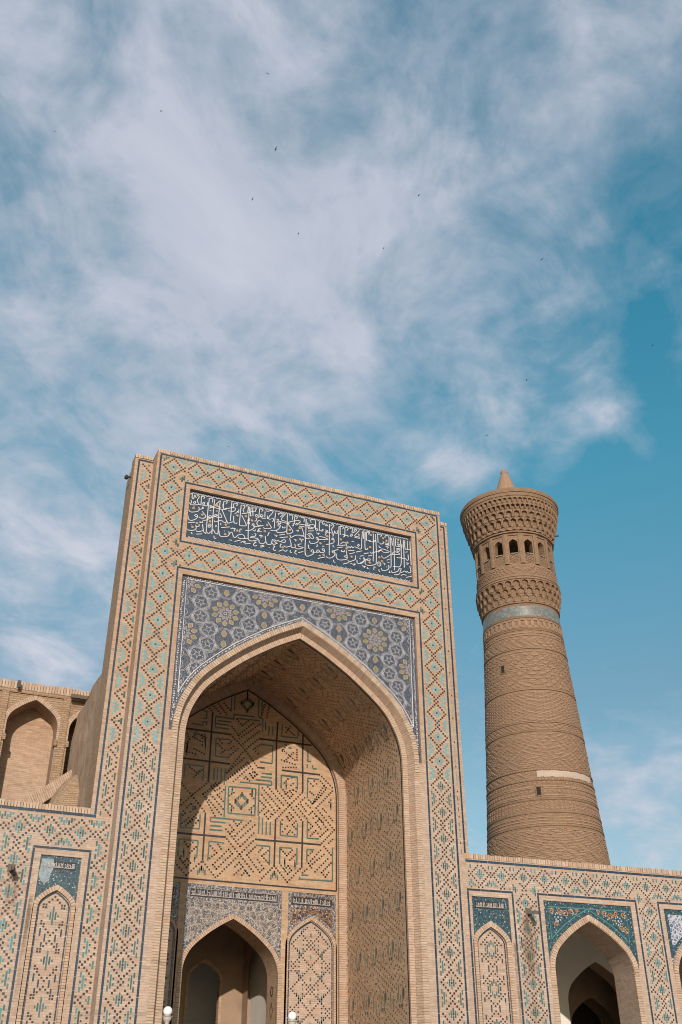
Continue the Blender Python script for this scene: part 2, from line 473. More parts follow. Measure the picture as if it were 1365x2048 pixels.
BACKWALL = """D -253,1514 -252,1297
D -138,1572 -137,1300
D -261,1494 -59,1493
D -271,1379 -58,1379
T -53,1662 -52,1592
T -66,1654 -65,1584
T 45,1653 47,1578 64,1576 66,1521
T 59,1655 60,1592
T 33,1577 -53,1575 -52,1556 -125,1556 -124,1514
T -40,1561 53,1564
T -117,1541 -61,1543
T -122,1528 -72,1529
T -124,1513 -72,1514
T -176,1573 -160,1571 -161,1543 -175,1542
T -217,1516 -173,1515 -174,1529 -158,1530 -159,1514
T -63,1472 -118,1470 -117,1402 -65,1402
T -230,1305 -229,1356 -158,1358 -158,1303
T -118,1357 -116,1312
T -104,1359 -104,1313
T -90,1361 -89,1301
T -75,1360 -76,1297
D 49,1379 80,1380
T 60,1402 79,1402
T 69,1359 81,1359
T 65,1346 82,1345
T 46,1331 82,1333
T -16,1315 83,1318
T 60,1472 77,1472
D 52,1491 76,1492
o -158,1593 -143,1577
o -144,1604 -107,1571
o -115,1608 -81,1570
o -95,1614 -70,1591
X -1,1646 -26,1626 -1,1598 24,1629 -1,1646
X -3,1676 -1,1646
o -40,1557 -17,1535 6,1557
o 26,1550 -32,1493
o 53,1549 -26,1483
o 52,1521 -10,1464
o 45,1486 -11,1430 -69,1344
o -52,1485 -10,1450 46,1386
o 55,1466 32,1447 50,1432
o 17,1388 -62,1322
o 23,1380 -41,1315
o 11,1394 -69,1316
o -4,1408 -67,1345
o 23,1380 49,1351 35,1337 23,1352
o -58,1525 -29,1494
o -230,1475 -220,1454 -230,1436
o -196,1480 -158,1468
o -209,1464 -180,1453
o -173,1477 -170,1438
o -200,1420 -160,1405
o -230,1405 -193,1401
o -211,1349 -185,1333 -164,1343
o -171,1337 -192,1313
o -103,1464 -94,1456
o -59,1465 -67,1457
o -81,1429 -95,1415
o -47,1448 -67,1431
o -111,1451 -93,1436
o -30,1442 -65,1406
X -227,1436 -227,1402
X -162,1476 -157,1431
X -196,1480 -204,1470
D -250,1187 -248,1019
D -140,1189 -139,1020
D -269,1107 -58,1109
D -253,1333 -251,1298
D -137,1347 -137,1300
T -70,1293 -69,1179
T 44,1297 -51,1294 -58,1293 -55,1196 48,1198
T 5,1175 -120,1174 -119,1159 -63,1160
T -120,1144 -78,1146
T -121,1130 -72,1131
T -229,1180 -229,1128 -159,1129 -159,1180
T -229,1027 -229,1086 -160,1087 -161,1027
T -120,1022 -119,1089 -63,1088
T -270,1090 -269,1054
T -267,976 -235,978
X -5,1270 -30,1242 -6,1221 19,1247 -5,1270
X -43,1290 -44,1278
X 34,1290 34,1279
X -43,1212 -43,1201
X -210,1050 -208,1033
X -167,1030 -168,1021
X -153,979 -141,994 -127,981
o -245,1292 -187,1237 -145,1194
o -144,1294 -191,1250 -248,1191
o -198,1215 -210,1200
o -194,1214 -179,1198
o -196,1186 -179,1205
o -153,1255 -104,1181
o -138,1243 -81,1188
o -125,1257 -74,1209
o -99,1259 -76,1237
o -76,1279 -99,1257
o -109,1300 -92,1284 -110,1272 -125,1287 -109,1300
o -96,1302 -154,1255
o 1,1331 13,1330
o -31,1168 -17,1154 -3,1168
o -54,1103 51,998
o 46,1105 -2,1054 -80,973
o -88,967 -136,1016
o -143,1015 -195,966 -247,1013
o 33,1176 -24,1117
o 50,1163 -10,1105
o 47,1133 -1,1082
o -59,1137 -4,1082
o -45,1153 -30,1138 -43,1124
o -113,1073 -89,1051 -114,1030
o -85,1081 -73,1066
o -45,1067 -100,1009 -86,996 -31,1053 -45,1067
o -3,1025 11,1011 -19,982
o -18,1009 -3,1025
o 9,982 23,997 37,983
o -209,1079 -195,1063 -179,1079
o -166,1065 -187,1042
o -195,1021 -182,1008 -196,993 -209,1007 -195,1021
o -217,1028 -221,1020 -209,1007
o -223,1142 -201,1164
o -209,1136 -168,1187
o -202,1143 -186,1158
o -223,1171 -215,1179 -222,1186
o -181,1138 -165,1158 -173,1166
o -268,1254 -235,1225
o -53,1260 -37,1273
o -49,1229 -35,1217
o -262,1007 -242,985
D 127,1378 129,1303
D 234,1409 236,1306
D 149,1380 307,1381
D 130,1193 130,1025
D 238,1196 237,1027
D 52,1112 313,1116
T 68,1359 110,1359
T 69,1345 110,1345
T 46,1331 109,1333 110,1317 4,1316
T 60,1312 61,1198
T 5,1297 48,1297 48,1197 9,1198
T 65,1198 66,1132
T 79,1193 80,1132
T 94,1180 95,1132
T 110,1180 110,1132
T 149,1310 147,1361 213,1362 214,1312
T 303,1362 256,1362 255,1285
T 150,1187 150,1136 217,1136 217,1188
T 257,1203 257,1135 304,1137
T 58,1091 111,1092 111,1025
T 198,1093 150,1092 151,1032
T 217,1096 218,1035
X 170,1048 171,1033
X 210,1043 211,1027
T 257,1049 257,1095 286,1095
T 359,1110 359,989 225,986
T 230,994 230,985
T 236,1001 264,1002
X 352,1273 352,1259
X 168,1328 169,1317
X 119,984 131,999 144,984
X 34,1291 34,1278
X 34,1213 35,1202
o 135,1298 184,1250 232,1201
o 234,1303 185,1251 136,1196
o 74,1303 143,1235
o 95,1310 159,1248
o 73,1276 122,1226
o 67,1253 89,1234 67,1211
o 145,1234 101,1191 86,1206 101,1220 112,1210
o 212,1249 244,1285
o 212,1249 254,1208
o 231,1257 250,1235
o 250,1264 267,1250
o 358,1323 292,1251 366,1176 316,1122
o 314,1375 358,1337
o 161,1333 175,1349 190,1356
o 156,1306 184,1277 196,1292 184,1305 165,1290
o 209,1320 197,1309 209,1305
o 196,1334 188,1326
o 177,1207 184,1222 199,1208 185,1193 173,1206
o 157,1193 156,1177
o 159,1150 177,1171
o 178,1143 189,1157
o 211,1193 197,1179 211,1165
o 198,1151 207,1143
o 259,1349 278,1334
o 283,1354 293,1344
o 323,1339 275,1266
o 329,1325 281,1269
o 309,1356 332,1334
o 262,1278 277,1266 311,1301
o 266,1310 281,1300
o 263,1223 277,1236 321,1199
o 281,1212 291,1220
o 339,1174 309,1146
o 311,1174 291,1196 306,1210 339,1174
o 263,1166 278,1181 263,1194
o 270,1145 291,1166 309,1146
o 319,1251 333,1239
o 352,1288 345,1279
o 345,1225 358,1211
o 325,1111 353,1083
o 359,1140 344,1125
o 311,1096 264,1045 276,1030
o 325,1082 270,1036
o 340,1067 290,1017
o 353,1053 316,1016 331,1002 344,1019
o 278,1088 263,1073
o 257,1023 241,1009
o 105,1076 82,1055 106,1034
o 82,1083 69,1068
o 54,1084 25,1054 76,998 90,1012 66,1041
o 77,969 130,1024 182,972 231,1022
o 156,1085 178,1065 198,1086
o 211,1071 190,1050
o 157,1028 183,1000 197,1014 184,1029 170,1015
o 7,1337 22,1324
o 33,1359 21,1352 34,1338 50,1352 42,1358
o 27,1275 41,1260
o 26,1217 42,1233
o 19,1000 37,983
D 127,1570 124,1481
D 233,1531 233,1501
D 52,1492 270,1494
T 146,1563 144,1513 211,1516 214,1546
T 76,1563 78,1527
T 92,1547 91,1512
T 107,1549 107,1514
T 59,1469 110,1472 109,1401 62,1401
D 124,1481 128,1304
D 233,1501 233,1390
T 173,1472 188,1471
T 255,1474 255,1427 268,1429
T 253,1416 253,1401
T 274,1415 278,1401 293,1402
T 147,1312 149,1360 215,1359
T 69,1359 110,1361
T 67,1345 111,1347
o 149,1461 201,1426
o 147,1420 202,1409
o 209,1468 210,1428
o 164,1480 149,1455
o 159,1416 194,1455
o 154,1392 208,1398
o 162,1551 196,1526
o 180,1559 162,1533
o 78,1666 57,1578
o 91,1643 81,1581"""
# ------------------------------------------------------------------ materials
def new_mat(name):
    m = bpy.data.materials.new(name)
    m.use_nodes = True
    t = NT(m.node_tree)
    b = m.node_tree.nodes['Principled BSDF']
    return m, t, b


def brick_mat(name, c1, c2, mortar, bw=0.27, bh=0.068, ms=0.008, bump=0.35, stain=0.22, uvrot=0.0, stain_col=(0.20, 0.13, 0.08), upper_tint=None):
    m, t, b = new_mat(name)
    uv = t.n('ShaderNodeUVMap')
    tc = t.n('ShaderNodeTexCoord')
    br = t.n('ShaderNodeTexBrick', offset=0.5)
    br.inputs['Color1'].default_value = (*c1, 1)
    br.inputs['Color2'].default_value = (*c2, 1)
    br.inputs['Mortar'].default_value = (*mortar, 1)
    br.inputs['Scale'].default_value = 1.0
    br.inputs['Mortar Size'].default_value = ms
    br.inputs['Mortar Smooth'].default_value = 0.2
    br.inputs['Brick Width'].default_value = bw
    br.inputs['Row Height'].default_value = bh
    src = uv.outputs[0]
    if uvrot:
        mp = t.n('ShaderNodeMapping')
        mp.inputs['Rotation'].default_value = (0, 0, uvrot)
        t.link(src, mp.inputs[0])
        src = mp.outputs[0]
    t.link(src, br.inputs['Vector'])
    obn = tc.outputs['Object']
    big = t.noise(obn, 0.55, 6.0, 0.62, 0.4)
    fine = t.noise(obn, 9.0, 4.0, 0.6)
    # a second, coarser brick noise: single bricks that differ from their neighbours
    vo = t.n('ShaderNodeTexVoronoi', feature='F1')
    mp2 = t.n('ShaderNodeMapping')
    mp2.inputs['Scale'].default_value = (3.0, 13.0, 1.0)
    t.link(src, mp2.inputs[0])
    t.link(mp2.outputs[0], vo.inputs['Vector'])
    vo.inputs['Scale'].default_value = 1.0
    sp = t.n('ShaderNodeSeparateColor')
    t.link(vo.outputs['Color'], sp.inputs[0])
    odd = t.ramp(sp.outputs[0], [(0.0, 0.80), (0.12, 0.94), (0.5, 1.0), (0.9, 1.06), (1.0, 1.12)])
    col = t.mix(1.0, br.outputs['Color'], odd, 'MULTIPLY')
    warm = t.ramp(sp.outputs[1], [(0.0, 0.0), (0.86, 0.0), (0.93, 0.5), (1.0, 0.6)])
    col = t.mix(warm, col, (c1[0] * 0.86, c1[1] * 0.66, c1[2] * 0.55))
    dirt = t.ramp(big, [(0.40, 0.0), (0.62, 0.5), (0.80, 1.0)])
    col = t.mix(t.math('MULTIPLY', dirt, stain), col, stain_col)
    if upper_tint:       # brick colour is tinted redder and darker towards the upper courses
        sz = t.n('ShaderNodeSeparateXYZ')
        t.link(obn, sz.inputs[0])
        f_ = t.math('DIVIDE', t.math('SUBTRACT', t.math('ADD', sz.outputs[2], t.math('MULTIPLY', big, 3.0)), upper_tint[0] + 1.5), upper_tint[1] - upper_tint[0], clamp=True)
        col = t.mix(f_, col, t.mix(1.0, col, upper_tint[2], 'MULTIPLY'))
    col = t.mix(0.35, col, t.ramp(fine, [(0.25, 0.55), (0.5, 1.0), (0.75, 1.25)]), 'MULTIPLY')
    t.link(col, b.inputs['Base Color'])
    b.inputs['Roughness'].default_value = 0.92
    bp = t.n('ShaderNodeBump', i_Strength=bump, i_Distance=0.012)
    h = t.math('ADD', t.math('MULTIPLY', br.outputs['Fac'], -1.0), t.math('MULTIPLY', fine, 0.8))
    t.link(h, bp.inputs['Height'])
    t.link(bp.outputs[0], b.inputs['Normal'])
    return m


def plain_mat(name, col, rough=0.85, var=0.25, scale=3.0, bump=0.2, spots=None):
    m, t, b = new_mat(name)
    tc = t.n('ShaderNodeTexCoord')
    nz = t.noise(tc.outputs['Object'], scale, 6.0, 0.6, 0.3)
    f = t.ramp(nz, [(0.25, 1.0 - var), (0.5, 1.0), (0.75, 1.0 + var * 0.6)])
    c = t.mix(1.0, col, f, 'MULTIPLY')
    if spots:
        n2 = t.noise(tc.outputs['Object'], scale * 4.3, 5.0, 0.6, 0.6)
        c = t.mix(t.ramp(n2, [(0.5, 0.0), (0.62, 0.8)]), c, spots)
    t.link(c, b.inputs['Base Color'])
    b.inputs['Roughness'].default_value = rough
    if bump:
        bp = t.n('ShaderNodeBump', i_Strength=bump, i_Distance=0.03)
        t.link(nz, bp.inputs['Height'])
        t.link(bp.outputs[0], b.inputs['Normal'])
    return m


def glaze_mat(name, cols, rough=0.3, dust=0.15):
    """glazed brick: every object or island a shade of its own"""
    m, t, b = new_mat(name)
    oi = t.n('ShaderNodeObjectInfo')
    ge = t.n('ShaderNodeNewGeometry')
    rnd = t.math('FRACT', t.math('ADD', oi.outputs['Random'], ge.outputs['Random Per Island']))
    stops = [(i / max(1, len(cols) - 1), c) for i, c in enumerate(cols)]
    c = t.ramp(rnd, stops)
    tc = t.n('ShaderNodeTexCoord')
    nz = t.noise(tc.outputs['Object'], 7.0, 4.0, 0.6)
    c = t.mix(t.ramp(nz, [(0.52, 0.0), (0.75, dust)]), c, (0.42, 0.31, 0.21))
    t.link(c, b.inputs['Base Color'])
    b.inputs['Roughness'].default_value = rough
    return m


def clay_mat(name, cols):
    """loose bricks: colour by object"""
    m, t, b = new_mat(name)
    oi = t.n('ShaderNodeObjectInfo')
    ge = t.n('ShaderNodeNewGeometry')
    rnd = t.math('FRACT', t.math('ADD', oi.outputs['Random'], ge.outputs['Random Per Island']))
    stops = [(i / max(1, len(cols) - 1), c) for i, c in enumerate(cols)]
    c = t.ramp(rnd, stops)
    tc = t.n('ShaderNodeTexCoord')
    nz = t.noise(tc.outputs['Object'], 11.0, 5.0, 0.65)
    c = t.mix(0.5, c, t.ramp(nz, [(0.25, 0.6), (0.5, 1.0), (0.8, 1.2)]), 'MULTIPLY')
    t.link(c, b.inputs['Base Color'])
    b.inputs['Roughness'].default_value = 0.93
    bp = t.n('ShaderNodeBump', i_Strength=0.4, i_Distance=0.01)
    t.link(nz, bp.inputs['Height'])
    t.link(bp.outputs[0], b.inputs['Normal'])
    return m


def mosaic_mat(name, ground, lines, fleck1, fleck2, scale=11.0, line_w=0.06, fleck=0.30):
    """cut-tile mosaic: small flecks and scrolling stems on a dark ground"""
    m, t, b = new_mat(name)
    uv = t.n('ShaderNodeUVMap').outputs[0]
    v1 = t.n('ShaderNodeTexVoronoi', feature='F1')
    v1.inputs['Scale'].default_value = scale
    t.link(uv, v1.inputs['Vector'])
    v2 = t.n('ShaderNodeTexVoronoi', feature='DISTANCE_TO_EDGE')
    v2.inputs['Scale'].default_value = scale * 0.62
    t.link(uv, v2.inputs['Vector'])
    sp = t.n('ShaderNodeSeparateColor')
    t.link(v1.outputs['Color'], sp.inputs[0])
    nz = t.noise(uv, scale * 0.55, 3.0, 0.5, 0.8)
    g = t.mix(t.ramp(nz, [(0.35, 0.0), (0.65, 1.0)]), ground, tuple(x * 1.7 for x in ground))
    stem = t.math('ABSOLUTE', t.math('SUBTRACT', nz, 0.5))
    g = t.mix(t.ramp(stem, [(0.0, 0.9), (0.035, 0.0)]), g, lines)
    g = t.mix(t.ramp(v2.outputs['Distance'], [(line_w * 0.6, 1.0), (line_w * 1.3, 0.0)]), g, lines)
    fc = t.mix(t.ramp(sp.outputs[0], [(0.55, 0.0), (0.60, 1.0)]), fleck1, fleck2)
    g = t.mix(t.ramp(v1.outputs['Distance'], [(fleck * 0.8, 1.0), (fleck, 0.0)]), g, fc)
    t.link(g, b.inputs['Base Color'])
    b.inputs['Roughness'].default_value = 0.38
    return m


C_A, C_B, C_M = (0.452, 0.342, 0.280), (0.395, 0.292, 0.235), (0.40, 0.31, 0.25)
M = {}
M['brick'] = brick_mat('buff_brick', C_A, C_B, (0.36, 0.25, 0.17), stain=0.25, upper_tint=(10.0, 15.0, (0.95, 0.875, 0.78)))
M['brick_back'] = brick_mat('back_wall_brick', (0.46, 0.315, 0.208), (0.40, 0.262, 0.165), (0.40, 0.28, 0.19), bw=0.30, stain=0.15)
M['brick_vault'] = brick_mat('vault_brick', (0.56, 0.395, 0.265), (0.50, 0.345, 0.228), (0.43, 0.29, 0.19), bw=0.27, bump=0.5, stain=0.3, uvrot=R(12))
M['brick_old'] = brick_mat('old_brick', (0.38, 0.255, 0.165), (0.33, 0.215, 0.135), (0.24, 0.16, 0.105), bh=0.085, ms=0.013, bump=0.9, stain=0.3)
M['brick_minaret'] = brick_mat('minaret_brick', (0.29, 0.180, 0.110), (0.245, 0.150, 0.090), (0.175, 0.106, 0.068), bw=0.25, bh=0.09, ms=0.013, bump=0.8, stain=0.35)
M['ring'] = brick_mat('arch_brick', (0.455, 0.335, 0.258), (0.405, 0.288, 0.215), (0.27, 0.17, 0.105), bw=0.6, bh=0.075, ms=0.009, bump=0.6, stain=0.15)
M['clay'] = clay_mat('loose_brick', [(0.36, 0.25, 0.178), (0.41, 0.29, 0.21), (0.45, 0.325, 0.24), (0.485, 0.36, 0.272), (0.385, 0.258, 0.18)])
M['clay_minaret'] = clay_mat('minaret_cut_brick', [(0.27, 0.165, 0.107), (0.30, 0.182, 0.118), (0.32, 0.198, 0.13), (0.255, 0.153, 0.098)])
M['mud'] = plain_mat('mud_plaster', (0.33, 0.225, 0.155), 0.95, 0.32, 2.2, 0.8)
M['plaster'] = plain_mat('white_plaster', (0.66, 0.63, 0.59), 0.9, 0.08, 1.2, 0.1)
M['pinkplaster'] = plain_mat('pale_plaster', (0.43, 0.33, 0.265), 0.95, 0.14, 1.5, 0.1)
M['vestibule'] = plain_mat('brown_plaster', (0.31, 0.215, 0.15), 0.92, 0.25, 1.4, 0.2)
M['navy'] = glaze_mat('navy_glaze', [(0.010, 0.022, 0.045), (0.014, 0.034, 0.064), (0.018, 0.045, 0.078), (0.011, 0.026, 0.045)], dust=0.1)
M['dot'] = glaze_mat('dark_glaze', [(0.008, 0.008, 0.011), (0.010, 0.011, 0.020), (0.016, 0.010, 0.009), (0.008, 0.012, 0.024)], rough=0.55, dust=0.0)
M['dot_wall'] = glaze_mat('navy_header_glaze', [(0.008, 0.010, 0.018), (0.010, 0.017, 0.034), (0.012, 0.022, 0.042), (0.009, 0.010, 0.016)], rough=0.5, dust=0.0)
M['dot_vault'] = glaze_mat('brown_header_glaze', [(0.10, 0.06, 0.04), (0.13, 0.08, 0.055), (0.07, 0.045, 0.032)], rough=0.7, dust=0.0)
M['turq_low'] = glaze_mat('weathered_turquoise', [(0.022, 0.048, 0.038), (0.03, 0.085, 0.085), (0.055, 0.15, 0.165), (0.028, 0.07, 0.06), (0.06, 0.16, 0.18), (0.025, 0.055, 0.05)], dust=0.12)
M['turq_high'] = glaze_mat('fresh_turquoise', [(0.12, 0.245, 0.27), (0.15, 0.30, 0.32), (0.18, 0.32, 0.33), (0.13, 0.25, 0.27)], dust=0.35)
M['turq_wall'] = glaze_mat('wall_turquoise', [(0.022, 0.058, 0.048), (0.035, 0.13, 0.145), (0.06, 0.20, 0.225), (0.07, 0.215, 0.245), (0.028, 0.085, 0.075)], dust=0.1)
M['script'] = glaze_mat('dark_script_glaze', [(0.045, 0.055, 0.05), (0.055, 0.075, 0.07), (0.04, 0.042, 0.042)], dust=0.1)
M['teal_line'] = glaze_mat('teal_glaze', [(0.035, 0.075, 0.075), (0.05, 0.11, 0.10), (0.06, 0.12, 0.12)], dust=0.3)
M['white'] = plain_mat('white_glaze', (0.62, 0.58, 0.58), 0.35, 0.12, 6.0, 0.0)
M['strap'] = plain_mat('strap_glaze', (0.42, 0.405, 0.43), 0.4, 0.15, 6.0, 0.0)
M['letter'] = plain_mat('letter_glaze', (0.54, 0.505, 0.51), 0.4, 0.15, 6.0, 0.0)
M['white_dim'] = plain_mat('aged_white_glaze', (0.36, 0.32, 0.31), 0.4, 0.3, 9.0, 0.0)
M['gilt'] = plain_mat('ochre_glaze', (0.38, 0.235, 0.12), 0.4, 0.2, 9.0, 0.0)
M['olive'] = glaze_mat('olive_glaze', [(0.27, 0.20, 0.07), (0.20, 0.16, 0.05), (0.28, 0.17, 0.08)], dust=0.1)
M['rose'] = glaze_mat('rose_glaze', [(0.22, 0.13, 0.10), (0.28, 0.17, 0.13)], dust=0.1)
M['inscr_ground'] = mosaic_mat('inscription_ground', (0.016, 0.028, 0.050), (0.035, 0.05, 0.075), (0.06, 0.075, 0.10), (0.03, 0.05, 0.07), 7.0, 0.03, 0.22)
M['girih_ground'] = mosaic_mat('star_mosaic_ground', (0.022, 0.028, 0.048), (0.10, 0.10, 0.115), (0.21, 0.19, 0.20), (0.09, 0.10, 0.09), 19.0, 0.07, 0.25)
M['border_mosaic'] = mosaic_mat('border_mosaic', (0.035, 0.04, 0.06), (0.30, 0.27, 0.25), (0.45, 0.40, 0.37), (0.25, 0.15, 0.09), 13.0, 0.06, 0.33)
M['teal_mosaic'] = mosaic_mat('teal_mosaic', (0.012, 0.024, 0.046), (0.028, 0.085, 0.092), (0.36, 0.33, 0.31), (0.20, 0.12, 0.06), 13.0, 0.07, 0.27)
M['grey_mosaic'] = mosaic_mat('grey_star_mosaic', (0.10, 0.085, 0.08), (0.33, 0.28, 0.25), (0.42, 0.37, 0.34), (0.20, 0.10, 0.07), 12.0, 0.07, 0.30)
M['orange_mosaic'] = mosaic_mat('orange_mosaic', (0.016, 0.02, 0.045), (0.20, 0.11, 0.05), (0.42, 0.23, 0.10), (0.36, 0.30, 0.26), 10.0, 0.08, 0.33)
M['pale_mosaic'] = mosaic_mat('pale_star_mosaic', (0.05, 0.06, 0.12), (0.42, 0.42, 0.45), (0.50, 0.48, 0.48), (0.16, 0.2, 0.3), 13.0, 0.1, 0.30)
M['faded_tile'] = mosaic_mat('faded_tile', (0.10, 0.13, 0.14), (0.17, 0.13, 0.10), (0.24, 0.19, 0.15), (0.12, 0.21, 0.23), 4.0, 0.12, 0.42)
M['wood'] = plain_mat('weathered_wood', (0.12, 0.085, 0.06), 0.85, 0.35, 5.0, 0.3)
M['metal'] = plain_mat('dark_metal', (0.02, 0.02, 0.022), 0.5, 0.1, 5.0, 0.0)
M['greywood'] = plain_mat('grey_wood', (0.24, 0.22, 0.20), 0.8, 0.2, 5.0, 0.1)
M['lampglass'] = plain_mat('opal_glass', (0.78, 0.77, 0.80), 0.25, 0.03, 2.0, 0.0)
M['lamppost'] = plain_mat('painted_metal', (0.42, 0.38, 0.34), 0.5, 0.12, 4.0, 0.0)
M['bird'] = plain_mat('dark_feathers', (0.025, 0.025, 0.03), 0.7, 0.2, 20.0, 0.0)
M['ground'] = brick_mat('paving', (0.40, 0.31, 0.23), (0.34, 0.26, 0.19), (0.25, 0.19, 0.14), bw=0.5, bh=0.5, ms=0.012, bump=0.2)
M['dark'] = plain_mat('painted_shade', (0.02, 0.016, 0.013), 0.95, 0.2, 3.0, 0.0)  # near-black colour painted in as the shade inside openings


def stain_mat(name, col, amount):
    """water run-off on a wall: a thin film with ragged edges"""
    m, t, b = new_mat(name)
    uv = t.n('ShaderNodeUVMap').outputs[0]
    mp = t.n('ShaderNodeMapping')
    mp.inputs['Scale'].default_value = (7.0, 1.1, 1.0)
    t.link(uv, mp.inputs[0])
    nz = t.noise(mp.outputs[0], 1.0, 6.0, 0.65, 0.4)
    tc = t.n('ShaderNodeTexCoord')
    sx = t.n('ShaderNodeSeparateXYZ')
    t.link(tc.outputs['Generated'], sx.inputs[0])
    edge = t.ramp(sx.outputs[0], [(0.0, 0.0), (0.35, 1.0), (0.65, 1.0), (1.0, 0.0)])
    low = t.ramp(sx.outputs[2], [(0.0, 0.0), (0.5, 0.6), (0.95, 1.0), (1.0, 0.0)])
    a = t.math('MULTIPLY', t.math('MULTIPLY', edge, low), t.ramp(nz, [(0.35, 0.0), (0.65, amount)]))
    b.inputs['Base Color'].default_value = (*col, 1)
    b.inputs['Roughness'].default_value = 0.95
    t.link(a, b.inputs['Alpha'])
    return m


M['stain'] = stain_mat('run_off_stain', (0.13, 0.075, 0.04), 0.75)


# ------------------------------------------------------------------ mesh helpers
class MB:
    """collects polygons (with UVs in metres) and links them as ONE mesh object"""
    def __init__(self):
        self.v, self.f, self.uv = [], [], []

    def poly(self, pts, uv=None):
        i = len(self.v)
        self.v.extend(pts)
        self.f.append(tuple(range(i, i + len(pts))))
        if uv is None:
            a, b, c = Vector(pts[0]), Vector(pts[1]), Vector(pts[2])
            n = (b - a).cross(c - a)
            ax, ay, az = abs(n.x), abs(n.y), abs(n.z)
            if ay >= ax and ay >= az:
                uv = [(p[0], p[2]) for p in pts]
            elif ax >= az:
                uv = [(p[1], p[2]) for p in pts]
            else:
                uv = [(p[0], p[1]) for p in pts]
        self.uv.append(uv)

    def box(self, x0, x1, y0, y1, z0, z1, skip=''):
        a = [(x0, y0, z0), (x1, y0, z0), (x1, y1, z0), (x0, y1, z0), (x0, y0, z1), (x1, y0, z1), (x1, y1, z1), (x0, y1, z1)]
        for k, q in (('b', (3, 2, 1, 0)), ('t', (4, 5, 6, 7)), ('f', (0, 1, 5, 4)), ('k', (2, 3, 7, 6)), ('l', (3, 0, 4, 7)), ('r', (1, 2, 6, 5))):
            if k not in skip:
                self.poly([a[i] for i in q])

    def rect(self, x0, x1, z0, z1, y):
        if x1 - x0 > 1e-6 and z1 - z0 > 1e-6:
            self.poly([(x0, y, z0), (x1, y, z0), (x1, y, z1), (x0, y, z1)])

    def plate(self, fn, poly, h0, h1):
        """a flat piece: outline poly in plane coordinates, raised from h0 to h1 by fn(u, v, h)"""
        self.poly([fn(u, v, h1) for u, v in poly])
        n = len(poly)
        for i in range(n):
            a, b = poly[i], poly[(i + 1) % n]
            self.poly([fn(*a, h0), fn(*b, h0), fn(*b, h1), fn(*a, h1)])

    def mesh(self, name):
        me = bpy.data.meshes.new(name)
        me.from_pydata(self.v, [], self.f)
        ul = me.uv_layers.new(name='UVMap')
        flat = [c for face in self.uv for p in face for c in p]
        ul.data.foreach_set('uv', flat)
        me.update()
        return me

    def build(self, name, mat, parent=None, loc=(0, 0, 0), smooth=False, stuff=False):
        me = self.mesh(name)
        if smooth:
            for p in me.polygons:
                p.use_smooth = True
        return obj(name, me, mat, parent, loc, stuff=stuff)


def obj(name, me, mat, parent=None, loc=(0, 0, 0), rot=(0, 0, 0), scale=(1, 1, 1), stuff=False):
    if mat is not None and not me.materials:
        me.materials.append(M[mat] if isinstance(mat, str) else mat)
    o = bpy.data.objects.new(name, me)
    COL.objects.link(o)
    o.parent = parent
    o.location, o.rotation_euler, o.scale = loc, rot, scale
    if stuff:
        o['kind'] = 'stuff'
    return o


def thing(name, label, cat, loc=(0, 0, 0), rz=0.0, group=None):
    o = bpy.data.objects.new(name, None)
    o.empty_display_size = 0.5
    COL.objects.link(o)
    o.location = loc
    o.rotation_euler = (0, 0, rz)
    tag(o, label, cat, group)
    return o


def tag(o, label, cat, group=None):
    o['label'], o['category'] = label, cat
    if group:
        o['group'] = group


def boxmesh(sx, sy, sz, name):
    b = MB()
    b.box(-sx / 2, sx / 2, -sy / 2, sy / 2, -sz / 2, sz / 2)
    return b.mesh(name)


# ------------------------------------------------------------------ arches
PROF = [(1, 0), (1.0, .10), (.997, .243), (.972, .38), (.93, .485), (.868, .595), (.788, .690), (.65, .815), (.5, .935), (.36, 1.03), (.23, 1.112), (.10, 1.182), (0, 1.232)]


def catmull(pts, k):
    out = []
    n = len(pts)
    for i in range(n - 1):
        p0, p1, p2, p3 = pts[max(i - 1, 0)], pts[i], pts[i + 1], pts[min(i + 2, n - 1)]
        for j in range(k):
            t = j / k
            out.append(tuple(0.5 * ((2 * b) + (c - a) * t + (2 * a - 5 * b + 4 * c - d) * t * t + (3 * b - a - 3 * c + d) * t ** 3)
                             for a, b, c, d in zip(p0, p1, p2, p3)))
    out.append(pts[-1])
    return out


PROF = catmull(PROF, 3)


def arch(half, off=0.0, foot=None):
    """outline of a pointed arch from the left foot over the apex to the right foot, offset outwards; z from the springing"""
    right = [(x * half, z * half) for x, z in PROF]
    out = []
    for i, (x, z) in enumerate(right):
        if i == len(right) - 1:
            a = right[i - 1]
            dx, dz = x - a[0], z - a[1]
            ln = math.hypot(dx, dz)
            nz = -dx / ln                       # outward normal of the last piece: (dz, -dx)
            out.append((0.0, z + off / max(nz, 0.2)))
        else:
            a, c = right[max(i - 1, 0)], right[i + 1]
            dx, dz = c[0] - a[0], c[1] - a[1]
            ln = math.hypot(dx, dz)
            out.append((x + off * dz / ln, z - off * dx / ln))
    left = [(-x, z) for x, z in out]
    pts = left[:-1] + [out[-1]] + out[-2::-1]
    if foot is not None:
        pts = [(pts[0][0], foot)] + pts + [(pts[-1][0], foot)]
    return pts


def arch_z(half, off, x):
    """height of the outline above x (z from the springing), -inf outside"""
    pts = arch(half, off)
    if abs(x) > pts[-1][0]:
        return -1e9
    ax = abs(x)
    rp = pts[len(pts) // 2:]
    for (x0, z0), (x1, z1) in zip(rp, rp[1:]):
        if x0 <= ax <= x1:
            return z0 + (z1 - z0) * (ax - x0) / max(1e-9, x1 - x0)
    return 0.0


